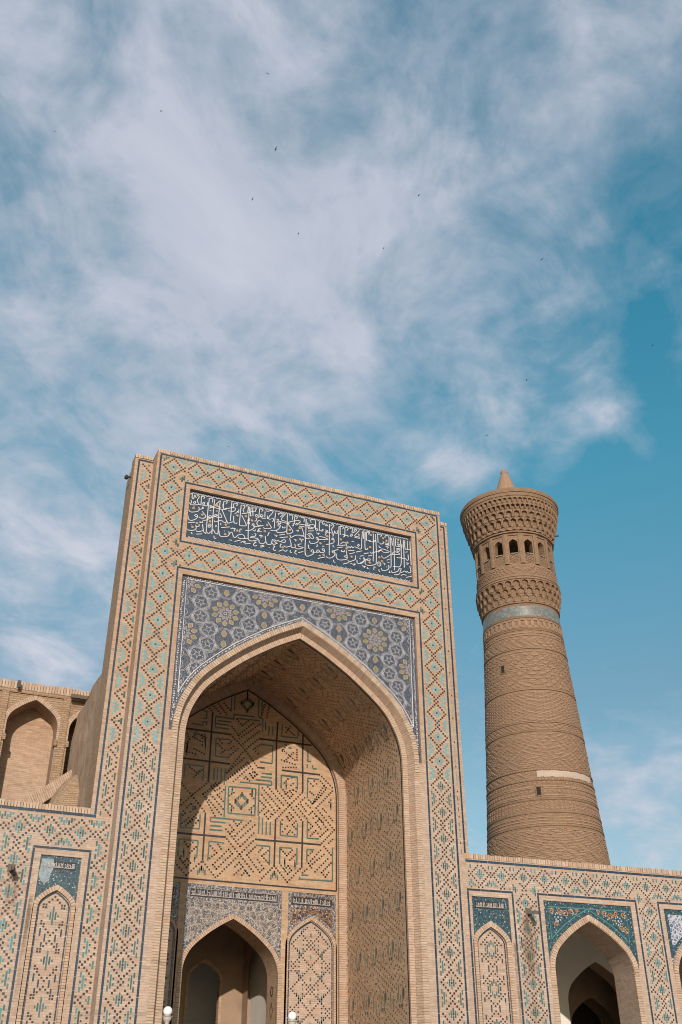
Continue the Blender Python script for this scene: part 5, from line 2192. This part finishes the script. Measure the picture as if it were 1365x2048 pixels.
# ================================================================== UPPER ARCADE behind the left wall
arc = thing('upper_arcade', 'plain old brick building with deep arched niches standing behind the left wall', 'building', (0, 6.72, 0))
AZ = 16.05
b = MB()
acx = [3.38 + 2.22 * k for k in range(-5, 2)]
AH, AS = 0.90, 14.42
for c in acx:
    xl, xr = c - 1.11, c + 1.11
    wall_over(b, c, AS, AH, 0.0, c - 0.98, c + 0.98, 0, 15.70, 0.06)
    for a_, d_ in ((xl, c - 0.98), (c + 0.98, xr)):
        b.rect(a_, d_, 0, 15.78, 0)
    for X in (c - 0.98, c + 0.98):
        b.poly([(X, 0, 0), (X, .06, 0), (X, .06, 15.70), (X, 0, 15.70)])
    b.poly([(c - 0.98, 0, 15.70), (c + 0.98, 0, 15.70), (c + 0.98, .06, 15.70), (c - 0.98, .06, 15.70)])
    b.rect(c - 0.98, c + 0.98, 15.70, 15.78, 0)
X0, X1 = acx[0] - 1.11, acx[-1] + 1.11
b.rect(X0, X1, 15.78, AZ - .2, 0)
b.poly([(X0, 0, AZ - .2), (X1, 0, AZ - .2), (X1, 3, AZ - .2), (X0, 3, AZ - .2)])
b.build('arcade_brickwork', 'brick_old', arc)
for c in acx:
    b = MB()
    ring(b, c, AS, AH, -0.001, 0.17, 0.045, AS - .4, out_to=0.06, in_to=.12)
    b.build('niche_arch', 'ring', arc)
    b = MB()
    tunnel(b, c, AS, AH, 0.10, 1.05, 8.0)
    b.build('niche_soffit', 'brick_old', arc)
    b = MB()
    fill_arch(b, c, AS, AH, .01, 8.0, 1.05)
    b.build('niche_back', 'brick', arc)
    for s in (-1, 1):
        b = MB()
        b.box(c + s * AH - .05, c + s * AH + .05, -.02, .25, AS - .52, AS - .30)
        b.build('niche_corbel', 'brick_old', arc)
coping(arc, X0, X1, AZ - .22, 0.30, 0.0, 0.32, pitch=.105)
b = MB()
b.plate(lambda u, v, h: (u, .06 - h, v), [(c_ + 3.38, z) for c_, z in ((-.22, 15.63), (.02, 15.66), (-.02, 15.57), (-.10, 15.52), (-.12, 15.46), (-.16, 15.55))], 0, .006)
b.build('plaster_scar', 'plaster', arc)

# domed bay and brick rib rising in front of the arcade
dome = thing('gallery_dome', 'low brick dome with a ribbed edge behind the left wall, beside the mud-plastered flank', 'dome', (5.15, 4.6, 9.6))
b = MB()
nseg, nr = 26, 9
for i in range(nseg):
    for k in range(nr):
        def P(i_, k_):
            a, e = 2 * math.pi * i_ / nseg, math.pi / 2 * k_ / nr
            return (1.30 * math.cos(a) * math.cos(e), 1.2 * math.sin(a) * math.cos(e), 2.75 * math.sin(e))
        b.poly([P(i, k), P(i + 1, k), P(i + 1, k + 1), P(i, k + 1)], [(i * .3, k * .45), (i * .3 + .3, k * .45), (i * .3 + .3, k * .45 + .45), (i * .3, k * .45 + .45)])
b.build('dome_shell', 'brick_old', dome)
b = MB()
for k in range(16):
    t0, t1 = k / 16, (k + 1) / 16
    def Q(t, o, h):
        return (-2.9 + 3.2 * t - .45 * o, 1.35 + h, 0.25 + 2.9 * t ** .9 + .8 * o)
    for (o0, o1, h0, h1) in ((0, .5, 0, 0), (.5, .5, 0, .7), (0, 0, 0, .7)):
        b.poly([Q(t0, o0, h0), Q(t1, o0, h0), Q(t1, o1, h1), Q(t0, o1, h1)], [(0, t0 * 4.2), (0, t1 * 4.2), (.5, t1 * 4.2), (.5, t0 * 4.2)])
b.build('vault_rib', 'ring', dome)
b = MB()
for k in range(16):
    t0, t1 = k / 16, (k + 1) / 16
    q0, q1 = Q(t0, .06, .2), Q(t1, .06, .2)
    b.poly([(q0[0], q0[1], -.2), (q1[0], q1[1], -.2), q1, q0])
b.build('rib_infill', 'brick_old', dome)

# ================================================================== MINARET
MX, MY = 66 * math.sin(R(34.12)), -30 + 66 * math.cos(R(34.12))
mina = thing('brick_minaret', 'tall tapering brick minaret with arched lantern and stalactite cornice rising behind the right wall', 'minaret', (MX, MY, 0))
lean = 0.0058
mina.rotation_euler = (0.0, -lean, 0.0)
FACE = math.atan2(-30 - MY, -MX)          # direction of the camera seen from the axis
RPROF = [(0, 4.75), (8, 4.2), (16.5, 3.68), (21, 3.34), (24.7, 3.12), (27.5, 2.93), (31, 2.72), (33.4, 2.62)]


def rad(z):
    for (z0, r0), (z1, r1) in zip(RPROF, RPROF[1:]):
        if z <= z1:
            return r0 + (r1 - r0) * (z - z0) / (z1 - z0)
    return RPROF[-1][1]


def lathe(mb, prof, n=96):
    for (z0, r0), (z1, r1) in zip(prof, prof[1:]):
        for i in range(n):
            a, c = 2 * math.pi * i / n, 2 * math.pi * (i + 1) / n
            mb.poly([(r0 * math.cos(a), r0 * math.sin(a), z0), (r0 * math.cos(c), r0 * math.sin(c), z0),
                     (r1 * math.cos(c), r1 * math.sin(c), z1), (r1 * math.cos(a), r1 * math.sin(a), z1)],
                    [(a * 3, z0), (c * 3, z0), (c * 3, z1 + abs(r1 - r0) * .3), (a * 3, z1 + abs(r1 - r0) * .3)])


def ridge(z, h=0.13, out=0.05):
    b_ = MB()
    r = rad(z) if z < 33.4 else 2.62
    lathe(b_, [(z - h / 2, r - .02), (z - h / 2 + .02, r + out), (z + h / 2 - .02, r + out), (z + h / 2, r - .02)])
    b_.build('ridge_course', 'brick_minaret', mina)


b = MB()
lathe(b, [(z, rad(z)) for z in (0, 4, 8, 12, 16.5, 19, 21, 23, 24.7, 26, 27.5, 29, 31, 32.3)])
b.build('shaft', 'brick_minaret', mina, smooth=False)
for z in (17.75, 18.55, 19.35, 20.62, 21.25, 23.75, 24.35, 26.6, 29.55, 30.95):
    ridge(z)


SLITS = [(28.30, FACE + math.asin(-1.50 / 2.88)), (19.84, FACE + math.asin(-.06 / 3.43))]


def relief(z0, z1, pat, n=150, dv=0.092, out=0.038, name='relief_brickwork', keep=None):
    b_ = MB()
    rows = int((z1 - z0) / dv)
    for j in range(rows):
        za, zb = z0 + j * dv + .010, z0 + (j + 1) * dv - .010
        ra, rb = rad(za), rad(zb)
        i = 0
        while i < n:
            if not pat(i, j):
                i += 1
                continue
            if any(abs(za - wz) < .42 and abs((2 * math.pi * (i + .5) / n - wa + math.pi) % (2 * math.pi) - math.pi) < .105 for wz, wa in SLITS):
                i += 1
                continue
            k = i
            while k < n and pat(k, j) and k - i < (3 if any(abs(za - wz) < .42 for wz, wa in SLITS) else 6):
                k += 1
            a, c = 2 * math.pi * (i + .06) / n, 2 * math.pi * (k - .06) / n
            m_ = max(1, (k - i) // 2)
            o = out * random.uniform(.7, 1.25)
            for q in range(m_):
                a0, a1 = a + (c - a) * q / m_, a + (c - a) * (q + 1) / m_
                V = lambda ang, r, z: (r * math.cos(ang), r * math.sin(ang), z)
                b_.poly([V(a0, ra + o, za), V(a1, ra + o, za), V(a1, rb + o, zb), V(a0, rb + o, zb)])
                b_.poly([V(a0, ra - .02, za), V(a1, ra - .02, za), V(a1, ra + o, za), V(a0, ra + o, za)])
                b_.poly([V(a0, rb + o, zb), V(a1, rb + o, zb), V(a1, rb - .02, zb), V(a0, rb - .02, zb)])
                if q == 0:
                    b_.poly([V(a0, ra - .02, za), V(a0, ra + o, za), V(a0, rb + o, zb), V(a0, rb - .02, zb)])
                if q == m_ - 1:
                    b_.poly([V(a1, ra + o, za), V(a1, ra - .02, za), V(a1, rb - .02, zb), V(a1, rb + o, zb)])
            i = k
    b_.build(name, 'clay_minaret', mina, stuff=True)


relief(13.5, 17.6, lambda i, j: (abs(i % 10 - 5) + abs(j % 10 - 5)) % 5 < 3 or (i // 5 + j // 5) % 2 and (i + j) % 5 == 0)
relief(17.85, 18.45, lambda i, j: j % 2 == 0)
relief(18.65, 19.25, lambda i, j: i % 2 == 0 and j % 4 < 3)
relief(19.45, 20.5, lambda i, j: (i % 2 == 0 if (j // 3) % 2 else True) and j % 3 < 2)
relief(20.70, 21.15, lambda i, j: (i + j) % 4 < 2 and not (math.cos(2 * math.pi * i / 150 - FACE - .45) > math.cos(.62)))
relief(21.35, 23.65, lambda i, j: (abs(i % 12 - 6) + abs(j % 12 - 6)) % 4 < 2)
relief(23.82, 24.28, lambda i, j: (i + j) % 3 != 0)
relief(24.42, 26.5, lambda i, j: (i + 2 * (j % 2)) % 4 != 0)
relief(26.70, 29.45, lambda i, j: (i + 3 * (j // 3)) % 6 < 4 if j % 3 else (i + 3 * (j // 3)) % 6 == 1)
relief(29.63, 30.45, lambda i, j: (i + (j if j < 5 else 9 - j)) % 5 < 3)
relief(30.48, 30.86, lambda i, j: j % 2 == 0 or i % 5 == 0)
# star band: raised lozenges between two fillets
b = MB()
n = 40
for i in range(n):
    a = 2 * math.pi * i / n
    for (da, z0, z1) in ((0, 31.22, 31.66), (.5, 31.12, 31.24), (.5, 31.64, 31.76)):
        r = rad(31.4) + .05
        aa = a + 2 * math.pi * da / n
        w_ = 2 * math.pi / n * (.30 if da == 0 else .36)
        zm = (z0 + z1) / 2
        V = lambda ang, z, rr: (rr * math.cos(ang), rr * math.sin(ang), z)
        if da == 0:
            ol_ = [(aa - w_, zm), (aa - w_ * .5, z0), (aa + w_ * .5, z0), (aa + w_, zm), (aa + w_ * .5, z1), (aa - w_ * .5, z1)]
        else:
            ol_ = [(aa - w_, z0), (aa + w_, z0), (aa + w_, z1), (aa - w_, z1)]
        b.poly([V(p, q, r) for p, q in ol_])
        for k in range(len(ol_)):
            p, q = ol_[k], ol_[(k + 1) % len(ol_)]
            b.poly([V(*p, r - .09), V(*q, r - .09), V(*q, r), V(*p, r)])
b.build('star_band', 'clay_minaret', mina, stuff=True)
ridge(31.86, .10, .05)
ridge(31.04, .07, .04)
for z in (20.56, 21.20):       # dentils beside the plain band
    b = MB()
    for i in range(110):
        a, c = 2 * math.pi * (i + .2) / 110, 2 * math.pi * (i + .8) / 110
        r = rad(z) + .075
        V = lambda ang, rr, zz_: (rr * math.cos(ang), rr * math.sin(ang), zz_)
        b.poly([V(a, r, z - .05), V(c, r, z - .05), V(c, r, z + .05), V(a, r, z + .05)])
        b.poly([V(a, r - .1, z - .05), V(c, r - .1, z - .05), V(c, r, z - .05), V(a, r, z - .05)])
    b.build('dentil_course', 'clay_minaret', mina, stuff=True)
# turquoise tile band
b = MB()
lathe(b, [(31.95, rad(31.95)), (32.0, 2.70), (32.75, 2.66), (32.8, 2.64)])
b.build('tile_band', 'faded_tile', mina)
# pale plaster patch on the right
b = MB()
for i in range(20):
    a, c = FACE - .02 + .062 * i, FACE - .02 + .062 * (i + 1)
    r = 3.40
    za, zb = 20.72 + .02 * math.sin(i * 2.1), 21.12 + .015 * math.sin(i * 1.7)
    b.poly([(r * math.cos(a), r * math.sin(a), za), (r * math.cos(c), r * math.sin(c), za), (r * math.cos(c), r * math.sin(c), zb), (r * math.cos(a), r * math.sin(a), zb)])
b.build('plaster_patch', 'pinkplaster', mina)
# core above the tile band up to the lantern, lantern floor, hollow lantern, cornice core
b = MB()
lathe(b, [(32.8, 2.64), (33.0, 2.66), (33.5, 2.70), (34.3, 2.78), (34.85, 2.93), (35.1, 2.93), (35.12, 2.84), (35.9, 2.84), (35.92, 2.74), (36.0, 2.74), (36.0, 0.0)])
b.build('neck', 'brick_minaret', mina)
b = MB()
lathe(b, [(38.4, 0.0), (38.4, 2.80), (38.8, 2.82), (39.2, 2.84), (39.8, 2.96), (40.4, 3.12), (41.2, 3.36)])
b.build('cornice_core', 'brick_minaret', mina)
b = MB()
lathe(b, [(41.12, 3.40), (41.16, 3.57), (41.40, 3.58), (41.42, 3.64), (41.66, 3.66), (41.70, 3.60), (41.80, 3.58), (41.84, 0.9)])
b.build('rim', 'brick_minaret', mina)
b = MB()
lathe(b, [(41.7, 1.62), (42.6, 1.22), (43.5, .86), (44.3, .60), (45.1, .34), (45.25, .27), (45.42, .29), (45.62, .22), (45.72, 0.0)], 40)
b.build('cone_cap', 'clay_minaret', mina)
# ornament bands round the drum
b = MB()
for i in range(150):
    for j in range(7):
        if (abs(i % 6 - 3) + abs(j - 3)) % 3 == 0:
            continue
        a, c = 2 * math.pi * (i + .1) / 150, 2 * math.pi * (i + .9) / 150
        z0, r = 35.18 + j * .095, 2.875
        V = lambda ang, rr, zz_: (rr * math.cos(ang), rr * math.sin(ang), zz_)
        b.poly([V(a, r, z0), V(c, r, z0), V(c, r, z0 + .075), V(a, r, z0 + .075)])
        b.poly([V(a, r - .04, z0), V(c, r - .04, z0), V(c, r, z0), V(a, r, z0)])
        b.poly([V(a, r - .04, z0), V(a, r, z0), V(a, r, z0 + .075), V(a, r - .04, z0 + .075)])
b.build('drum_ornament', 'clay_minaret', mina, stuff=True)

# lantern: sixteen bays, each pierced by an arched window
NB = 16
RB = 2.80
hw = RB * math.tan(math.pi / NB)
b = MB()
wh_, ws_, w0 = 0.30, 37.62, 36.80
wall_over(b, 0, ws_, wh_, 0, -hw * .70, hw * .70, w0, 38.28, 0.07)
b.rect(-hw * .70, hw * .70, 36.0, w0, 0.07)
tb = arch(wh_, 0, w0 - ws_)
for pa_, pb_ in zip(tb, tb[1:]):
    b.poly([(pa_[0], .07, ws_ + pa_[1]), (pa_[0], .62, ws_ + pa_[1]), (pb_[0], .62, ws_ + pb_[1]), (pb_[0], .07, ws_ + pb_[1])])
b.poly([(-wh_, .07, w0), (wh_, .07, w0), (wh_, .62, w0), (-wh_, .62, w0)])
for s in (-1, 1):
    xa, xb = sorted((s * hw * .70, s * (hw + .004)))
    b.rect(xa, xb, 36.0, 38.5, 0)
    X = s * hw * .70
    b.poly([(X, 0, 36.0), (X, .07, 36.0), (X, .07, 38.28), (X, 0, 38.28)])
b.rect(-hw * .70, hw * .70, 38.28, 38.55, 0)
b.poly([(-hw * .70, 0, 38.28), (hw * .70, 0, 38.28), (hw * .70, .07, 38.28), (-hw * .70, .07, 38.28)])
wall_over(b, 0, ws_, wh_, 0, -hw * .8, hw * .8, 36.0, 38.5, 0.62)
bay_me = b.mesh('lantern_bay')
sill_me = boxmesh(.50, .16, .06, 'window_sill')
orn = MB()
for k in range(26):
    for q in range(8):
        if (k * 3 + q * 5) % 7 < 3:
            u, v = -.30 + q * .082, 36.10 + (k % 9) * .075
            put_bar(orn, lambda a_, c_, h: (a_, .07 - h, c_), u - .03, u + .03, v, v + .05, .02)
orn_me = orn.mesh('bay_ornament')
for k in range(NB):
    a = FACE + 0.03 + 2 * math.pi * k / NB
    rz = a + math.pi / 2
    o = obj('lantern_bay', bay_me, 'brick_minaret', mina, (RB * math.cos(a), RB * math.sin(a), 0), (0, 0, rz))
    obj('window_sill', sill_me, 'greywood', o, (0, .06, w0 + .0))
    obj('bay_ornament', orn_me, 'clay_minaret', o)['kind'] = 'stuff'


# stalactite cells
def cell_mesh(w_, h_, d_, name, spring=.55, pend=.10):
    b_ = MB()
    hw_ = w_ / 2
    ih = hw_ * .74
    pts_ = [(-ih, 0)] + [(x * ih, h_ * spring + z * ih * .8) for x, z in [(-q[0], q[1]) for q in PROF[::4]] + [(q[0], q[1]) for q in PROF[::-4][1:]]] + [(ih, 0)]
    top = h_
    pts_ = [(x, min(z, top * .93)) for x, z in pts_]
    for (xa, za), (xb, zb) in zip(pts_, pts_[1:]):
        if xb - xa > 1e-5:
            b_.poly([(xa, 0, za), (xb, 0, zb), (xb, 0, top), (xa, 0, top)])
        dep = lambda x: d_ * math.sqrt(max(0.0, 1 - (x / (ih * 1.05)) ** 2))
        b_.poly([(xa, 0, za), (xb, 0, zb), (xb, dep(xb), zb * .93), (xa, dep(xa), za * .93)])
        b_.poly([(xa, dep(xa), za * .93), (xb, dep(xb), zb * .93), (xb, dep(xb), 0), (xa, dep(xa), 0)])
    for s in (-1, 1):
        xa, xb = sorted((s * ih, s * hw_ * .985))
        xm = (xa + xb) / 2
        b_.poly([(xa, 0, 0), (xm, -.01, -pend), (xb, 0, 0), (xb, 0, top), (xa, 0, top)])
        b_.poly([(xa, 0, 0), (xm, -.01, -pend), (xm, d_, -pend * .2), (xa, d_, 0)])
        b_.poly([(xb, 0, 0), (xm, -.01, -pend), (xm, d_, -pend * .2), (xb, d_, 0)])
        X = s * hw_ * .985
        b_.poly([(X, 0, 0), (X, d_, 0), (X, d_, top), (X, 0, top)])
    b_.poly([(-hw_, 0, top), (hw_, 0, top), (hw_, d_, top), (-hw_, d_, top)])
    return b_.mesh(name)


def tier(n, z, r, h_, d_, tilt=0.0, off=0.0, spring=.55, pend=.08):
    w_ = 2 * r * math.tan(math.pi / n)
    me = cell_mesh(w_, h_, d_, 'stalactite_cell', spring, pend)
    for k in range(n):
        a = FACE + 2 * math.pi * (k + off) / n
        obj('stalactite_cell', me, 'brick_minaret', mina, (r * math.cos(a), r * math.sin(a), z), (tilt, 0, a + math.pi / 2))


tier(32, 33.12, 2.74, .46, .12, .06, 0.0, .5, .02)
tier(32, 33.66, 2.86, .46, .24, .08, .5, .45, .12)
tier(32, 34.20, 2.97, .46, .26, .08, 0.0, .45, .14)
tier(36, 38.66, 2.94, .34, .06, .04, 0.0, .3, .0)
tier(36, 39.02, 3.06, .56, .30, .08, .5, .50, .14)
tier(36, 39.62, 3.22, .56, .20, .16, 0.0, .40, .12)
tier(60, 40.24, 3.38, .42, .24, .14, 0.0, .40, .12)
tier(60, 40.70, 3.50, .42, .16, .12, .5, .40, .10)
for z, r in ((38.50, 2.95), (34.76, 2.99), (34.95, 2.97), (33.02, 2.74)):
    b = MB()
    lathe(b, [(z - .07, r - .16), (z - .05, r), (z + .05, r), (z + .07, r - .16)])
    b.build('ridge_course', 'brick_minaret', mina)
# slit windows
for z, off, r in ((28.30, -1.50, rad(28.3)), (19.84, -0.06, rad(19.84))):
    a = FACE + math.asin(off / r)
    fr = MB()
    for x0, x1, z0, z1 in ((-.19, -.13, -.30, .30), (.13, .19, -.30, .30), (-.19, .19, .25, .33), (-.19, .19, -.33, -.25)):
        fr.box(x0, x1, -.06, .10, z0, z1)
    o = fr.build('slit_window', 'brick_minaret', mina)
    o.location, o.rotation_euler = (r * math.cos(a), r * math.sin(a), z), (0, 0, a + math.pi / 2)
    h_ = MB()
    h_.rect(-.13, .13, -.25, .25, -.036)
    h_.build('opening_shade', 'dark', o)  # flat near-black sheet, the shade of the slit painted on
# timber stub on the cornice
b = MB()
b.box(-.05, .05, -.38, .2, -.05, .05)
o = b.build('timber_stub', 'wood', mina)
a = FACE + 1.45
o.location, o.rotation_euler = (3.05 * math.cos(a), 3.05 * math.sin(a), 39.2), (0, 0, a + math.pi / 2)

# ================================================================== SMALL THINGS
def spout(name, label, x, y, z, rz, ln=.75):
    t = thing(name, label, 'rain spout', (x, y, z), rz, 'rain spouts')
    b_ = MB()
    pr = [(-.06, .06), (-.06, -.05), (.06, -.05), (.06, .06), (.04, .06), (.04, -.03), (-.04, -.03), (-.04, .06)]
    for q in range(len(pr)):
        p_, s_ = pr[q], pr[(q + 1) % len(pr)]
        b_.poly([(p_[0], 0.05, p_[1]), (p_[0] * .8, -ln, p_[1] - .22 * ln), (s_[0] * .8, -ln, s_[1] - .22 * ln), (s_[0], 0.05, s_[1])])
    b_.build('trough', 'greywood', t)
    c_ = MB()
    c_.box(-.10, .10, -.02, .04, -.11, .11)
    c_.build('wall_socket', 'wood', t)
    return t


spout('rain_spout', 'weathered wooden rain spout sticking out of the right wall between niche and arch', 19.63, PY - .155, 8.22, -RA)
spout('rain_spout', 'weathered wooden rain spout sticking out of the left wall beside the blind niche', 2.89, PY, 8.25, 0.0, .55)

fl = thing('flood_light', 'small dark floodlight mounted on the parapet of the old brick arcade', 'light', (2.66, 6.60, 15.93))
b = MB()
b.box(-.055, .055, -.14, -.04, -.12, .12)
b.poly([(-.065, -.145, -.13), (.065, -.145, -.13), (.065, -.145, .13), (-.065, -.145, .13)])
b.build('lamp_housing', 'metal', fl)
b = MB()
b.box(-.03, .03, -.03, .12, -.05, .05)
b.build('bracket', 'metal', fl)

tb_ = thing('timber_beam', 'weathered timber beam jutting across the corner of arcade and mud-plastered flank', 'beam', (4.56, 6.45, 15.74))
b = MB()
n = 5
for k in range(n):
    z = .008 * math.sin(k * 2.0)
    b.box(k * .17, (k + 1) * .17, -.07, .07, -.07 + z, .07 + z, skip='' if k in (0, n - 1) else '')
b.build('beam_timber', 'wood', tb_)
b = MB()
b.box(.78, .84, -.02, .02, -1.2, -.07)
b.build('prop', 'wood', tb_)

wl = thing('wall_lamp', 'small dark lamp fixed high on the left flank of the portal', 'light', (CX - WP, 1.15, 22.2))
b = MB()
b.box(-.10, .0, -.03, .03, .05, .09)
b.build('bracket', 'metal', wl)
b = MB()
prof = [(.02, .04), (-.04, .07), (-.12, .075), (-.16, .03)]
for (z0, r0), (z1, r1) in zip(prof, prof[1:]):
    for i in range(10):
        a, c = 2 * math.pi * i / 10, 2 * math.pi * (i + 1) / 10
        b.poly([(-.16 + r0 * math.cos(a), r0 * math.sin(a), z0 + .1), (-.16 + r0 * math.cos(c), r0 * math.sin(c), z0 + .1), (-.16 + r1 * math.cos(c), r1 * math.sin(c), z1 + .1), (-.16 + r1 * math.cos(a), r1 * math.sin(a), z1 + .1)])
b.build('lamp_housing', 'metal', wl)


def lathe_m(prof, n=20):
    b_ = MB()
    for (z0, r0), (z1, r1) in zip(prof, prof[1:]):
        for i in range(n):
            a, c = 2 * math.pi * i / n, 2 * math.pi * (i + 1) / n
            b_.poly([(r0 * math.cos(a), r0 * math.sin(a), z0), (r0 * math.cos(c), r0 * math.sin(c), z0), (r1 * math.cos(c), r1 * math.sin(c), z1), (r1 * math.cos(a), r1 * math.sin(a), z1)])
    return b_


globe = [(4.53 + .118 - .118 * math.cos(math.pi * k / 14), max(.001, .118 * math.sin(math.pi * k / 14))) for k in range(15)]
me_globe = lathe_m(globe).mesh('lamp_globe')
for p_ in me_globe.polygons:
    p_.use_smooth = True
me_cap = lathe_m([(4.36, .05), (4.40, .07), (4.44, .10), (4.50, .115), (4.515, .14), (4.53, .14), (4.54, .09)]).mesh('lamp_collar')
me_post = lathe_m([(0, .16), (.25, .16), (.3, .10), (.9, .09), (1.0, .06), (4.2, .045), (4.38, .05)]).mesh('post')
for x, lab in ((7.27, 'white globe lamp on a slim post by the left side of the portal arch'), (10.76, 'white globe lamp on a slim post in front of the niche right of the doorway')):
    t = thing('globe_lamp_post', lab, 'street lamp', (x, -1.0, 0), group='globe lamps before the portal')
    obj('post', me_post, 'lamppost', t)
    obj('lamp_collar', me_cap, 'lamppost', t)
    obj('lamp_globe', me_globe, 'lampglass', t)

# birds
BIRDS = [(5.0, 8.0, 51.7, 'below the top left cloud bank'), (11.0, 7.4, 57.7, 'highest of all, near the top of the sky'), (-0.5, 26.4, 69.3, 'farthest to the left'),
         (15.0, 17.7, 64.6, 'largest of the flock, in the cloud centre'), (11.3, 10.1, 49.4, 'left of the central white cloud'), (17.1, 18.1, 56.9, 'under the central white cloud'),
         (24.7, 13.8, 59.7, 'right of the central white cloud'), (28.9, 6.4, 47.9, 'high above the minaret'), (47.0, 17.1, 55.7, 'farthest to the right'),
         (28.3, 13.5, 39.1, 'just above the minaret cone'), (34.0, 16.5, 47.6, 'some way above the minaret to its right'), (23.9, 18.2, 58.3, 'in the blue gap right of centre'),
         (16.0, 29.1, 45.2, 'just above the roof line of the portal')]
b = MB()
body = [(-.12, .004), (-.09, .02), (-.02, .032), (.05, .026), (.09, .022), (.12, .004)]
for (x0, r0), (x1, r1) in zip(body, body[1:]):
    for i in range(6):
        a, c = math.pi * i / 3, math.pi * (i + 1) / 3
        b.poly([(x0, r0 * math.cos(a), r0 * math.sin(a)), (x0, r0 * math.cos(c), r0 * math.sin(c)), (x1, r1 * math.cos(c), r1 * math.sin(c)), (x1, r1 * math.cos(a), r1 * math.sin(a))])
for s in (-1, 1):
    w_ = [(.05, 0, .01), (.075, s * .10, .035), (.02, s * .22, .03), (-.06, s * .34, .0), (-.01, s * .18, .022), (-.03, s * .06, .015), (-.03, 0, .01)]
    b.poly(w_)
    b.poly([(x, y, z - .006) for x, y, z in w_])
    b.poly([(-.10, 0, .005), (-.20, s * .05, .004), (-.14, s * .012, .004)])
bird_me = b.mesh('bird')
for i, (x, y, z, where) in enumerate(BIRDS):
    o = obj('bird', bird_me, 'bird', None, (x, y, z), (random.uniform(-.6, .6), random.uniform(-.4, .3), random.uniform(0, 6.28)))
    sc_ = 0.75 if i == 3 else random.uniform(.38, .52)
    o.scale = (sc_, sc_, sc_)
    tag(o, 'small dark bird in flight, ' + where, 'bird', 'birds flying in the sky')
